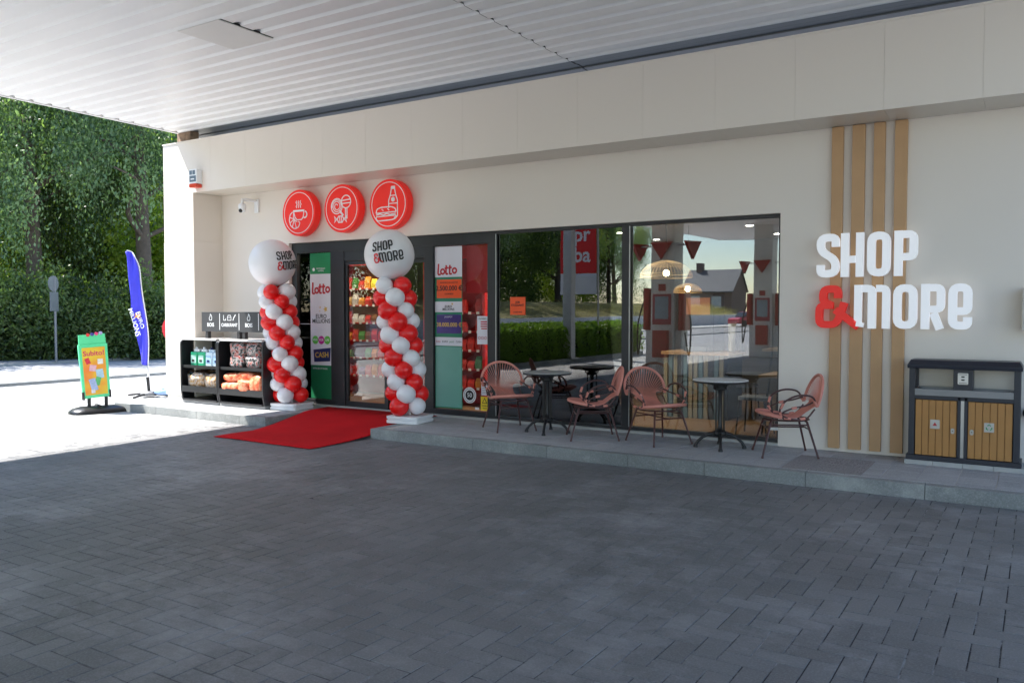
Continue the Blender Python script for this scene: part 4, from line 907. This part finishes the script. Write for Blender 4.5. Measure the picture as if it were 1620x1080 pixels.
text('EURO\nMILLIONS', 9, WHT, lambda a, b, c: fmk(220+a*.30+b*1.05, 508-b*.35+a*1.25, .06+c*.02), t, bold=.02, ext=.05, sx=.9)
MB().prism([((5.5 if k % 2 else 2.4)*math.sin(k*math.pi/5), (5.5 if k % 2 else 2.4)*math.cos(k*math.pi/5)) for k in range(10)], .05, .055, lambda a, b, c: fmk(221+a, 500-b, c)).build('emblem', mat('emblem_orange', (.85, .35, .04), .5), t)
for k in range(4): a = R(20+90*k); MB().tube([Fb+Vector((0, 0, .06)), Fb+Vector((.28*math.cos(a), .28*math.sin(a), .045)), Fb+Vector((.46*math.cos(a), .46*math.sin(a), .02))], .022, 6).build('foot', BLKM, t)
MB().lathe([(.0, .11), (.12, .10), (.16, .06), (.14, .02)], Fb, 18).build('hub', mat('hub_grey', (.2, .2, .21), .5), t)
bag_mb((Fb.x+.30, Fb.y+.10, .10), (.17, .12, .06), 5, .1, .7).build('water_weight', mat('weight_blue', (.25, .38, .62), .4), t)
# round red sign just showing past the building corner
p = aty(279, 520, 15.0); t = thing('round_road_sign', 'red round sign just showing past the left edge of the shop building', 'road sign', (p.x, p.y, 0))
MB().lathe([(0, -.01), (.42, -.01), (.42, .01), (0, .01)], p, 28, Matrix.Rotation(R(30), 3, 'Z') @ Matrix.Rotation(R(90), 3, 'X'), False).build('plate', mat('sign_red', (.75, .02, .03), .4), t)
MB().tube([(p.x, p.y+.04, 0), (p.x, p.y+.04, p.z+.3)], .03, 8).build('post', STEEL, t)
# grey back of a traffic sign by the hedge
Q = atz(89, 572, .05); D_ = (Q-_C).dot(_F); k_ = D_/FPX; t = thing('traffic_sign', 'grey back of a round and rectangular road sign on a pole before the hedge', 'road sign', Q)
gm = mat('sign_back', (.16, .17, .18), .45, metal=.4); zz_ = lambda y: H+(491-y)*k_
MB().tube([Q, (Q.x, Q.y, zz_(437))], .04, 8).build('pole', gm, t)
mq = Matrix.Rotation(YAW+R(85), 3, 'Z') @ Matrix.Rotation(R(90), 3, 'X')
MB().lathe([(0, -.012), (12.5*k_, -.012), (12.5*k_, .012), (0, .012)], (Q.x+.03, Q.y-.06, zz_(449)), 28, mq, False).build('round_plate', gm, t)
mr_ = Matrix.Translation((Q.x+.06, Q.y-.06, zz_(477))) @ Matrix.Rotation(YAW+R(85), 4, 'Z'); MB().box(-.20, .20, -.012, .012, -15*k_, 15*k_, mr_).build('square_plate', gm, t)

# ================================================================ TREES
def leaves(nc, per, rad, leaf, seed, spread=.5, droop=1.0, shell=.55, flat=0):
    g = np.random.default_rng(seed); d = g.normal(size=(nc, 3)); d /= np.linalg.norm(d, axis=1)[:, None]
    rr = (shell+(1-shell)*g.random((nc, 1)))**.8; wob = 1+.18*np.sin(d[:, :1]*5+seed)+.14*np.sin(d[:, 1:2]*7+seed*2)+.12*np.sin(d[:, 2:]*6)
    c = d*rr*wob*np.array(rad)
    tone = np.clip(g.normal(.45, .30, nc), 0, 1)
    P = np.repeat(c, per, 0)+g.normal(size=(nc*per, 3))*np.array([spread, spread, spread*droop])
    T = np.clip(np.repeat(tone, per)+g.normal(0, .15, nc*per), 0, 1); n = len(P)
    u = g.normal(size=(n, 3)); u /= np.linalg.norm(u, axis=1)[:, None]; w2 = g.normal(size=(n, 3)); 
    if droop > 1: u = u*np.array([.5, .5, 1.4]); u /= np.linalg.norm(u, axis=1)[:, None]
    v = np.cross(u, w2); v /= np.linalg.norm(v, axis=1)[:, None]
    s = leaf*g.uniform(.6, 1.3, (n, 1)); a = u*s; b = v*s*.5
    co = np.stack([P-a, P+b*.9, P+a, P-b*.9], 1).reshape(-1, 3); f = np.arange(n*4).reshape(-1, 4)
    return co, f, T, c
def trunk_mb(h, r, rad, cz, seed, limbs=9):
    g = random.Random(seed); mb = MB(); pts = []; n = 9
    for k in range(n+1): f = k/n; pts.append(Vector((.35*math.sin(f*3+seed)*f, .3*math.cos(f*2.3+seed)*f, f*h)))
    mb.tube(pts, [r*(1.35 if k == 0 else 1)*(1-.75*k/n) for k in range(n+1)], 10)
    for k in range(limbs):
        f = g.uniform(.35, .92); p = pts[int(f*n)]; a = g.uniform(0, 6.28); L_ = rad[0]*g.uniform(.5, .85)
        q = [p, p+Vector((math.cos(a)*L_*.4, math.sin(a)*L_*.4, L_*.22)), p+Vector((math.cos(a+.3)*L_*.75, math.sin(a+.3)*L_*.75, L_*.45)), p+Vector((math.cos(a+.1)*L_, math.sin(a+.1)*L_, L_*.55))]
        mb.tube(catmull(q, 3), [r*.38*(1-f*.6)*(1-.08*j) for j in range(10)], 6)
    return mb
TV = {}
def tree(kind, x, y, s, rz, label, group, cat='tree'):
    nm, m, h, r, rad, cz, nc, per, leaf, sp, dr, seed = kind
    if nm+str(seed) not in TV:
        t = thing(nm, label, cat, (x, y, 0), group, world=False)
        trunk_mb(h*.9, r, rad, cz, seed).build('trunk', BARK, t)
        co, f, T, c = leaves(nc, per, rad, leaf, seed, sp, dr); co = co+np.array([0, 0, cz]); fast_mesh('crown', co, f, m, T, t); TV[nm+str(seed)] = t
    else:
        t = copy_tree(TV[nm+str(seed)]); t['label'] = label
    t.location = (x, y, 0); t.scale = (s, s, s); t.rotation_euler = (0, 0, R(rz)); t['group'] = group; return t
KA = ('weeping_tree', LF1, 15, .34, (4.8, 4.8, 5.4), 9.2, 72, 480, .078, .34, 2.8, 3)
KB = ('broadleaf_tree', LF1, 15, .36, (4.6, 4.6, 4.4), 10.2, 66, 480, .08, .44, 1.6, 5)
KC = ('broadleaf_tree', LF2, 13, .28, (4.6, 4.6, 5.6), 7.4, 90, 300, .11, .55, 1.0, 8)
KD = ('dark_tree', LF3, 14, .30, (5, 5, 6.5), 7.6, 100, 260, .13, .6, 1.2, 11)
KE = ('small_tree', LF2, 5, .08, (2.2, 2.2, 2.2), 3.4, 45, 170, .11, .34, 1.0, 15)
g_ = 'trees beyond the road'
def dirp(px, dist, off=0): d = ray(px, 491); d.z = 0; d.normalize(); return _C.xy+d.xy*dist
spec = [(KA, 60, 35, 1.0, 20, 'weeping blue-green tree hanging lowest over the traffic sign'), (KB, 232, 34.5, .98, 140, 'tall blue-green tree whose brown trunk shows behind the blue flag'), (KA, -30, 36, 1.05, 200, 'weeping tree cut off by the left edge of the photo'),
        (KB, 130, 41, 1.0, 70, 'blue-green tree between the traffic sign and the flag, set back in the row'), (KC, 185, 46, 1.0, 10, 'bright yellow-green tree showing through the gaps behind the flag'), (KC, 70, 49, 1.05, 90, 'yellow-green tree showing through the gaps behind the traffic sign'),
        (KD, 10, 47, 1.1, 30, 'dark tree behind the weeping tree at the left edge'), (KD, 95, 38.5, .62, 50, 'low dark tree filling the gap right behind the traffic sign'), (KD, 130, 52, 1.2, 190, 'darkest tall tree deep in the wood behind the pavement sign'), (KC, 280, 44, 1.0, 260, 'yellow-green tree beside the upper corner of the shop building'), (KD, 250, 54, 1.2, 120, 'dark tree deep in the wood beside the shop building')]
spec += [(KE, 190, 38.5, 1.05, 0, 'small yellow-green tree glowing low behind the flag'), (KE, 240, 37, 1.1, 90, 'small yellow-green tree glowing low beside the building wall'), (KE, 165, 41, 1.2, 200, 'small yellow-green tree glowing low above the pavement sign'), (KE, 45, 40, 1.1, 300, 'small yellow-green tree glowing low left of the traffic sign')]
for kd, px, ds, s_, rz, lb in spec:
    p = dirp(px, ds); tree(kd, p.x, p.y, s_, rz, lb, g_)
# trees further down the road, mirrored in the shop windows
rt_ = [(KA, -34.5, 0), (KB, -33, -10), (KD, -35, -17), (KA, -34, -24), (KC, -36, -31), (KB, -35, -38), (KD, -38, -45), (KB, -35.5, -52), (KC, -39, -59), (KA, -37, -66), (KB, -40, -74), (KD, -31, 6)]
for k, (kd, x, y) in enumerate(rt_): tree(kd, x-4.5, y, 1.0+.05*(k % 3), 47*k, 'tree in the roadside row reflected in the shop windows', 'roadside trees mirrored in the windows')
for (x, y) in ((-44, -5), (-45, -20), (-46, -36), (-47, -52), (-48, -68)): tree(KD, x, y, 1.15, x*y, 'tree in the roadside row reflected in the shop windows', 'roadside trees mirrored in the windows')
# deep wood behind, one mass
co, f, T, c = leaves(300, 120, (2.5, 55, 7.5), .28, 21, 1.1, 1.0, .0); co = co+np.array([-64, 18, 7]); tag(fast_mesh('far_wood', co, f, LF2, T), 'dense dark wood filling the background beyond the first trees', 'wood', kind='stuff')
# hedge-like undergrowth along the path
sh0 = None
for k in range(15):
    px = -30+k*21; p = dirp(px, 32.3+random.uniform(-.3, .9)+k*.0)
    if sh0 is None:
        sh0 = thing('shrub', 'dark shrub in the undergrowth along the far footpath', 'shrub', (p.x, p.y, 0), 'shrubs along the far footpath', world=False)
        co, f, T, c = leaves(60, 190, (1.35, 1.2, 1.25), .075, 31, .26, 1, .3); co = co+np.array([0, 0, 1.0]); co[:, 2] = np.maximum(co[:, 2], .02); fast_mesh('foliage', co, f, LF3, T, sh0)
        mb = MB()
        for a in range(5): mb.tube([(0, 0, 0), (.3*math.cos(a*1.3), .3*math.sin(a*1.3), .6), (.7*math.cos(a*1.3), .7*math.sin(a*1.3), 1.5)], [.04, .03, .01], 5)
        mb.build('stem', BARK, sh0); o = sh0
    else: o = copy_tree(sh0)
    o.location = (p.x, p.y, 0); o.rotation_euler = (0, 0, k*1.7); o.scale = (1, 1, random.uniform(.55, 1.35))

# ================================================================ WHAT THE WINDOWS MIRROR
t = thing('clipped_hedge', 'clipped green hedge in a kerbed bed, mirrored in the wide window', 'hedge', (-13.7, -5.5, 0))
co, f, T, c = leaves(1, 60000, (.001, .001, .001), .05, 41, .001, 1, .1); gg = np.random.default_rng(2); n_ = 60000; P_ = gg.uniform(-1, 1, (n_, 3)); ax = gg.integers(0, 3, n_); sg = np.where(gg.random(n_) < .5, -1., 1.); P_[np.arange(n_), ax] = sg*(1+gg.normal(0, .05, n_)); P_ *= np.array([.62, 4.7, .50]); P_ += .06*np.sin(P_[:, [1, 2, 0]]*7)+.03*np.sin(P_[:, [2, 0, 1]]*23); P_[:, 2] = P_[:, 2]+.68; P_[:, 2] = np.maximum(P_[:, 2], .08); co = co+np.repeat(P_, 4, 0)
co = co+np.array([-13.7, -5.5, 0]); fast_mesh('foliage', co, f, LF4, T, t); MB().box(-14.5, -12.9, -10.3, -.7, -.02, .12).build('bed_kerb', KRB, t); MB().box(-14.15, -13.25, -10.0, -1.0, .12, 1.05).build('inner_growth', mat('hedge_core', (.03, .045, .015), .9, var=.4), t)
t = thing('light_mast', 'thick grey mast rising behind the hedge, mirrored in the wide window', 'mast', (-13.05, -4.6, 0)); MB().rbox(-13.2, -12.9, -4.75, -4.45, .1, 9, .03).build('post', mat('mast_grey', (.55, .56, .58), .4), t); MB().box(-13.3, -12.8, -4.85, -4.35, .1, .14).build('foot_plate', STEEL, t)
t = thing('tall_banner', 'red and white vertical banner on a thin pole, mirrored in the wide window', 'banner', (-12.6, -7, 0))
pm = MB().tube([(-13.22, -7, 0), (-13.22, -7, 6.5)], .04, 8).build('pole', STEEL, t)
ba = MB().box(-14.70, -13.28, -7.01, -6.99, 3.0, 6.3).build('red_cloth', mat('banner_red', (.75, .03, .03), .6), t); bb = MB().box(-14.70, -13.28, -7.01, -6.99, 2.25, 2.998).build('white_cloth', PAPER, t)
text('pr\nba', .72, WHT, lambda a, b, c: Vector((-13.85+a, -6.985+c, 4.0+b)), t, bold=.02)
for kx, y in ((0, -1.5), (1, -10.9)):
    x = -8.4; t = thing('fuel_pump', ('near' if kx == 0 else 'far')+' red and white fuel pump at a canopy column, mirrored in the right window', 'fuel pump', (x, y, 0), 'fuel pumps under the canopy')
    RP = mat('pump_red', (.38, .015, .015), .35); SC = mat('pump_screen', (.25, .35, .45), .15)
    for sx in (-1, 1):
        MB().rbox(x+sx*.50-.10, x+sx*.50+.10, y-.26, y+.26, 1.15, 2.28, .09, 5).build('side_panel', RP, t); MB().box(x+sx*.42-.08, x+sx*.42+.08, y-.22, y+.22, .0, 1.15).build('cabinet', mat('pump_white', (.7, .7, .7), .4), t)
        MB().tube(catmull([(x+sx*.60, y+.1, 2.0), (x+sx*.75, y+.2, 1.3), (x+sx*.72, y+.25, .5), (x+sx*.62, y+.27, 1.1)], 5), .022, 6).build('hose', BLKM, t)
    MB().box(x-.26, x+.26, y+.331, y+.36, 1.30, 2.12).build('screen_frame', mat('pump_frame', (.35, .03, .06), .4), t); MB().box(x-.19, x+.19, y+.361, y+.365, 1.45, 2.05).build('screen', SC, t)
    MB().box(x-.10, x+.10, y+.331, y+.345, 2.2, 2.38).build('number_plate', RP, t); MB().box(x-.2, x+.2, y+.331, y+.50, .45, 1.15).build('waste_box', RP, t)
    for (cx_, cy_, a) in ((x, y+.42, 0), (x-.75, y+.1, 0), (x+.75, y+.1, 0), (x, y-.42, 0)):
        sd_ = abs(cx_-x) > .1
        MB().prism([(-.30, 0), (.30, 0), (0, -.46)], -.04, .04, lambda p, q, c: Vector((cx_+(c-p*.35 if sd_ else p), cy_+(p*.94 if sd_ else c), 3.48+q))).build('triangle_sign', RP, t)
        MB().tube([(cx_, cy_, 3.40), (x, y, 3.40)], .02, 6).build('bracket', STEEL, t)
# low wall and dry grass along the road
o = MB().box(-30.6, -30.3, -80, -14, -.02, 1.15).build('roadside_wall', mat('grey_block_wall', (.5, .51, .52), .85, var=.12, scale=2)); tag(o, 'long low grey wall beyond the road, mirrored in the windows', 'wall')
mb = MB(); mb.add([(-30.6, -80, 1.13), (-30.6, -14, 1.13), (-36, -14, 2.4), (-36, -80, 2.4), (-60, -80, 2.6), (-60, -14, 2.6), (-60, -80, 0), (-60, -14, 0), (-30.6, -14, 0), (-36, -14, 0)], [(0, 1, 2, 3), (3, 2, 5, 4), (1, 8, 7, 5)]); tag(mb.build('bank', mat('dry_grass_soil', (.28, .26, .12), .95, var=.3, scale=3)), kind='structure')
g = np.random.default_rng(5); n = 9000; P = np.stack([g.uniform(-34.5, -30.7, n), g.uniform(-80, -14, n), np.zeros(n)], 1); P[:, 2] = 1.13+(-30.6-P[:, 0])*.245
hh = g.uniform(.25, .7, n); dx = g.normal(0, .1, (n, 2)); co = np.zeros((n, 4, 3)); co[:, 0] = P; co[:, 1] = P+np.array([.02, .03, 0]); co[:, 2] = P; co[:, 2, :2] += dx+.01; co[:, 2, 2] += hh; co[:, 3] = P; co[:, 3, :2] += dx; co[:, 3, 2] += hh
tag(fast_mesh('dry_grass', co.reshape(-1, 3), np.arange(n*4).reshape(-1, 4), leafmat('dry_grass', (.30, .26, .10), (.45, .40, .20)), g.random(n)), 'tall dry grass on the bank above the low grey wall', 'grass', kind='stuff')
# house down the road
hx, hy = -45.5, -115; t = thing('brick_house', 'dark gabled brick house with grey roof far down the road, mirrored in the right window', 'house', (hx, hy, 0))
BRK = mat('dark_brick', (.16, .11, .10), .85, var=.2, scale=4); RFM = mat('slate_roof', (.11, .12, .14), .7, var=.15)
MB().box(hx-4, hx+4, hy-4, hy+4, 0, 5.0).prism([(-4, 5.0), (4, 5.0), (0, 8.3)], hx-4, hx+4, lambda p, q, c: (c, hy+p, q)).build('wall', BRK, t)
mb = MB(); 
for s_ in (-1, 1): mb.add([(hx-4.4, hy+s_*4.4, 4.8), (hx+4.3, hy+s_*4.4, 4.8), (hx+4.3, hy, 8.5), (hx-4.4, hy, 8.5), (hx-4.4, hy+s_*4.4, 4.6), (hx+4.3, hy+s_*4.4, 4.6), (hx+4.3, hy, 8.33), (hx-4.4, hy, 8.33)], [(0, 1, 2, 3), (4, 5, 6, 7), (0, 1, 5, 4), (1, 2, 6, 5), (0, 3, 7, 4)])
rf = mb.build('roof', RFM, t); MB().box(hx-3, hx-2, hy-.6, hy+.6, 7.8, 9.6).build('chimney', BRK, rf)
for a in (-2, 1.5): wd_ = MB().box(hx+a-.8, hx+a+.8, hy+4, hy+4.06, 2.2, 4.0).build('window', mat('house_window', (.5, .52, .55), .15), t); MB().box(hx+a-.9, hx+a+.9, hy+4, hy+4.12, 2.05, 2.19).build('sill', WHT, wd_)
# red car on the side road
cx_, cy_ = -25.3, -66; t = thing('parked_car', 'red car with dark windows standing on the road, mirrored in the right window', 'car', (cx_, cy_, 0)); CR = mat('car_red', (.45, .02, .06), .25, coat=.6)
body = rnd([(-2.1, .3), (-2.15, .75), (-1.9, .92), (-1.1, 1.0), (1.6, 1.0), (2.1, .85), (2.15, .35)], .12); cab = rnd([(-1.35, 1.0), (-.75, 1.48), (.9, 1.5), (1.6, 1.0)], .15)
mk_ = lambda p, q, c: (cx_+p*.5+c*.87, cy_-p*.87+c*.5, q)
MB().prism([tuple(p) for p in body], -.86, .86, mk_).build('body', CR, t, bevel=.06); MB().prism([tuple(p) for p in cab], -.72, .72, mk_).build('cabin_glass', mat('car_glass', (.03, .04, .05), .05), t, bevel=.05); MB().prism([(-.75, 1.485), (.9, 1.505), (.85, 1.53), (-.65, 1.52)], -.70, .70, mk_).build('roof', CR, t)
for a in (-1.35, 1.35):
    for b in (-.80, .80): MB().prism(arc(a, .33, .33, 0, 345, 22), b-.1, b+.1, mk_).build('wheel', BLKM, t)

# ================================================================ SHOP INTERIOR
def downlight(x, y):
    t = thing('ceiling_spot', 'small round lit spot recessed in the shop ceiling', 'ceiling light', (x, y, 3.0), 'lit ceiling spots inside the shop', world=False)
    MB().lathe([(.075, -.012), (.075, 0)], (0, 0, 0), 14).build('ring', WHT, t); MB().lathe([(0, -.014), (.055, -.014), (.055, -.012)], (0, 0, 0), 14).build('lit_disc', mat('lit_disc', (1, .93, .8), .5, emit=16), t); return t
d0 = downlight(-10.5, 11)
for x in (-10.5, -8.2, -6.0, -3.8, -1.6):
    for y in (11, 12.8, 14.4):
        o = d0 if (x, y) == (-10.5, 11) else copy_tree(d0); o.location = (x, y, 2.998)
for x, y in ((-10.0, 10.6), (-5.6, 10.25), (-2.2, 12.2)):
    L_ = bpy.data.lights.new('added_fill', 'AREA'); L_.energy = 6 if x > -4 else (50 if x > -8 else 16); L_.size = .9; L_.color = (1, .87, .7); o = bpy.data.objects.new('interior_fill', L_); COL.objects.link(o); o.location = (x, y, 2.95)  # area fills without fixtures, added to brighten the door view, freezer and right side
# red shelving with sweets
RSH = mat('shelf_red', (.45, .015, .02), .45)
PK = [mat('packet_%s' % n_, c_, .35, var=.35, scale=40) for n_, c_ in (('red', (.6, .04, .03)), ('orange', (.8, .3, .04)), ('yellow', (.8, .6, .06)), ('brown', (.22, .08, .03)), ('white', (.7, .66, .6)), ('green', (.1, .3, .08)), ('purple', (.2, .05, .25)), ('gold', (.55, .38, .12)))]
TAGW = mat('price_white', (.75, .75, .72), .5); pk0 = None; nsw = 0
def shelving(x0, x1, y, label, zs=(.50, .82, 1.14, 1.46, 1.78, 2.08), dx=.155):
    global pk0, nsw
    t = thing('sweet_shelving', label, 'shelving', ((x0+x1)/2, y, ZP), 'red shelving units inside')
    MB().box(x0, x1, y+.34, y+.38, ZP+.02, 2.5).build('back_panel', RSH, t); 
    for a in (x0-.05, x1): MB().box(a, a+.05, y-.04, y+.38, ZP+.015, 2.5).build('side_panel', RSH, t)
    MB().box(x0-.05, x1+.05, y-.06, y+.38, 2.5, 2.72).build('header', RSH, t)
    for z in zs:
        s_ = MB().box(x0, x1, y, y+.34, z-.02, z).build('shelf', RSH, t)
        mb = MB(); x = x0+.06
        while x < x1-.06: mb.box(x-.025, x+.025, y-.006, y-.001, z-.03, z+.01); x += .16
        mb.build('price_tag', TAGW, s_)
        x = x0+.08
        while x < x1-.07:
            h_ = random.uniform(.13, .22); m_ = random.choice(PK[:1]*5+PK[:2]*2+PK)
            if random.random() < .93 and nsw < 280:
                mb = MB(); wd_ = .06; mb.add([(-wd_, -.035, 0), (wd_, -.035, 0), (wd_, .035, 0), (-wd_, .035, 0), (-wd_*1.05, -.04, .5*h_), (wd_*1.05, -.04, .5*h_), (wd_, .04, .5*h_), (-wd_, .04, .5*h_), (-wd_*.95, -.004, h_), (wd_*.95, -.004, h_), (wd_*.95, .004, h_), (-wd_*.95, .004, h_)],
                    [(0, 1, 5, 4), (1, 2, 6, 5), (2, 3, 7, 6), (3, 0, 4, 7), (4, 5, 9, 8), (5, 6, 10, 9), (6, 7, 11, 10), (7, 4, 8, 11), (8, 9, 10, 11), (0, 3, 2, 1)])
                o = mb.build('sweet_packet', m_); o.location = (x, y+.06, z+.001); o.rotation_euler = (0, 0, random.uniform(-.15, .15)); nsw += 1
                tag(o, 'small bright packet of sweets standing on the red shelving', 'sweet packet', 'sweet packets on the red shelving')
            x += dx
shelving(-11.5, -9.85, 11.3, 'red sweet shelving seen through the sliding door'); shelving(-9.05, -7.75, 11.7, 'red sweet shelving seen just right of the door edge')
shelving(-8.5, -7.37, 10.75, 'red sweet shelving close behind the right lottery strip', (.45, .75, 1.05, 1.35, 1.65))
o = MB().box(-7.02, -6.58, 9.80, 9.81, 1.93, 2.62).build('red_poster', mat('poster_red', (.75, .04, .05), .5)); tag(o, 'plain red poster hanging inside the glass beside the lottery strip', 'poster')
t = thing('round_stool', 'low stool with round red cushion beside the freezer', 'stool', (-6.3, 10.35, ZP)); MB().lathe([(0, .0), (.2, .0), (.2, .02), (.03, .04), (.03, .42), (0, .42)], (-6.35, 10.3, ZP+.013), 18).build('leg', STEEL, t); MB().lathe([(0, .43), (.19, .43), (.22, .47), (.2, .52), (0, .53)], (-6.35, 10.3, ZP), 20).build('seat', mat('cushion_red', (.5, .02, .03), .5), t)
# ice cream freezer
fx0, fx1, fy = aty(814, 600, 10.5).x, aty(883, 600, 10.5).x, 10.5
t = thing('ice_cream_freezer', 'pale blue chest freezer with a red heart emblem behind the left bistro table', 'freezer', ((fx0+fx1)/2, fy, ZP)); FB = mat('freezer_blue', (.42, .60, .75), .35)
MB().rbox(fx0, fx1, fy, fy+.65, ZP+.03, .98, .03).build('cabinet', FB, t, bevel=.01); MB().box(fx0+.02, fx1-.02, fy+.02, fy+.6, .985, 1.03).build('glass_lid', mat('lid_grey', (.2, .24, .25), .1), t); MB().box(fx0+.01, fx1-.01, fy-.006, fy-.001, .72, .97).build('white_band', WHT, t)
for k in range(9): MB().box(fx0+.15, fx1-.12, fy-.006, fy-.001, ZP+.10+.045*k, ZP+.125+.045*k).build('vent_slat', mat('vent_dark', (.12, .2, .28), .5), t)
hc = (fx0+fx1)/2; heart = lambda s_: [(s_*16*math.sin(a)**3/16, s_*(13*math.cos(a)-5*math.cos(2*a)-2*math.cos(3*a)-math.cos(4*a))/16) for a in [R(12*k) for k in range(30)]]
MB().ribbon(heart(.11), .022, 0, .003, facade(hc, .85, fy-.007), True).ribbon(heart(.055), .016, 0, .003, facade(hc, .85, fy-.007), True).build('heart_emblem', INKR, t)
MB().box(hc-.05+.3, hc+.12+.3, fy-.007, fy-.001, .45, .62).build('red_sticker', INKR, t)
# counter fronted with coloured slats, with coffee machine
c0, c1, cy2 = aty(1050, 600, 11.3).x, aty(1150, 600, 11.3).x, 11.3
t = thing('coffee_counter', 'coffee counter fronted with beige and blue-grey upright slats', 'counter', ((c0+c1)/2, cy2, ZP)); cs = [mat('slat_beige', (.30, .27, .19), .6), mat('slat_blue', (.12, .20, .24), .6), mat('slat_dark', (.05, .05, .05), .6)]
MB().box(c0, c1, cy2+.03, cy2+.7, ZP+.015, 1.05).build('carcass', BLKM, t); MB().box(c0-.03, c1+.03, cy2-.03, cy2+.72, 1.05, 1.09).build('worktop', mat('worktop_oak', (.45, .28, .14), .4), t)
x = c0; k = 0
while x < c1-.05: MB().box(x, x+.055, cy2, cy2+.028, ZP+.015, 1.05).build('slat', cs[(0, 1, 0, 2, 1, 0)[k % 6]], t); x += .075; k += 1
t = thing('coffee_machine', 'tall dark coffee machine with a lit panel on the counter', 'coffee machine', (c0+.5, cy2+.4, 1.09))
MB().rbox(c0+.25, c0+.70, cy2+.1, cy2+.6, 1.10, 1.92, .03).build('housing', mat('machine_dark', (.04, .04, .045), .3), t, bevel=.006); MB().box(c0+.30, c0+.65, cy2+.092, cy2+.099, 1.62, 1.86).build('panel', mat('machine_panel', (.3, .12, .06), .3, emit=.25), t); MB().box(c0+.32, c0+.62, cy2+.02, cy2+.1, 1.10, 1.16).build('drip_tray', STEEL, t)
t = thing('cup_dispenser', 'stack of paper cups and lids beside the coffee machine', 'cup stack', (c0+.95, cy2+.3, 1.09)); MB().lathe([(.045, 0), (.055, .4), (0, .4)], (c0+.90, cy2+.3, 1.095), 14).build('cup_stack', TAGW, t); MB().lathe([(.045, 0), (.05, .25), (0, .25)], (c0+1.05, cy2+.3, 1.095), 14).build('lid_stack', BLKM, t)
# woven pendant lamps
def pendant(p, rad, lb):
    t = thing('pendant_lamp', lb, 'lamp', p, 'woven pendant lamps inside'); RT = mat('rattan', (.62, .45, .24), .6)
    mb = MB(); n = 44
    for k in range(n):
        a = 2*math.pi*k/n; mb.tube([p+Vector((rad*math.sin(q)*math.cos(a), rad*math.sin(q)*math.sin(a), rad*.62*math.cos(q)-.05)) for q in (.22, .5, .8, 1.1, 1.4, 1.62)], .0045, 4)
    for q in (.22, .8, 1.4, 1.62): mb.tube([p+Vector((rad*math.sin(q)*math.cos(R(a)), rad*math.sin(q)*math.sin(R(a)), rad*.62*math.cos(q)-.05)) for a in range(0, 360, 12)], .007, 5, True)
    mb.build('woven_shade', RT, t); MB().tube([p+Vector((0, 0, rad*.5)), Vector((p.x, p.y, 3.0))], .006, 5).build('cord', BLKM, t); MB().ball(p, .045, 14, 10).build('bulb', mat('lit_bulb', (1, .75, .4), .5, emit=14), t)
pendant(aty(1054, 432, 10.9), .36, 'large woven rattan pendant lamp with a glowing bulb inside the right window'); pendant(aty(1088, 457, 12.4), .22, 'smaller pendant with a glowing bulb behind the large rattan lamp')
# inside tables and stools
def inside_table(x, y, lb, hgt=.76):
    t = thing('cafe_table', lb, 'table', (x, y, ZP), 'cafe tables inside'); MB().box(x-.35, x+.35, y-.35, y+.35, ZP+hgt-.035, ZP+hgt).build('table_top', mat('cafe_oak', (.42, .27, .14), .5), t, bevel=.004)
    for a in (-.3, .3):
        for b in (-.3, .3): MB().tube([(x+a*.8, y+b*.8, ZP+hgt-.035), (x+a*1.05, y+b*1.05, ZP+.013)], .014, 6).build('leg', BLKM, t)
inside_table(-2.55, 10.55, 'square oak cafe table nearest the corner inside the right window'); inside_table(-3.0, 12.3, 'high oak cafe table farther inside the right window', 1.0)
def stool(x, y, lb):
    t = thing('cafe_stool', lb, 'stool', (x, y, ZP), 'stools inside'); MB().rbox(x-.18, x+.18, y-.18, y+.18, ZP+.45, ZP+.49, .06).build('seat', mat('stool_grey', (.22, .24, .27), .6), t)
    for a in (-.15, .15):
        for b in (-.15, .15): MB().tube([(x+a, y+b, ZP+.45), (x+a*1.25, y+b*1.25, ZP+.013)], .011, 6).build('leg', BLKM, t)
stool(-2.95, 10.25, 'grey cafe stool left of the inside corner table'); stool(-3.6, 11.9, 'grey cafe stool beside the high cafe table')
# oak posts between window and bar
for k, px in enumerate((858, 872, 886)):
    p = aty(px, 500, 12.6); tag(MB().box(p.x-.06, p.x+.06, 12.55, 12.65, ZP+.013, 3.0).build('oak_post', WOODS), ('left', 'middle', 'right')[k]+' of three upright oak posts inside the wide window', 'post', 'oak posts inside')
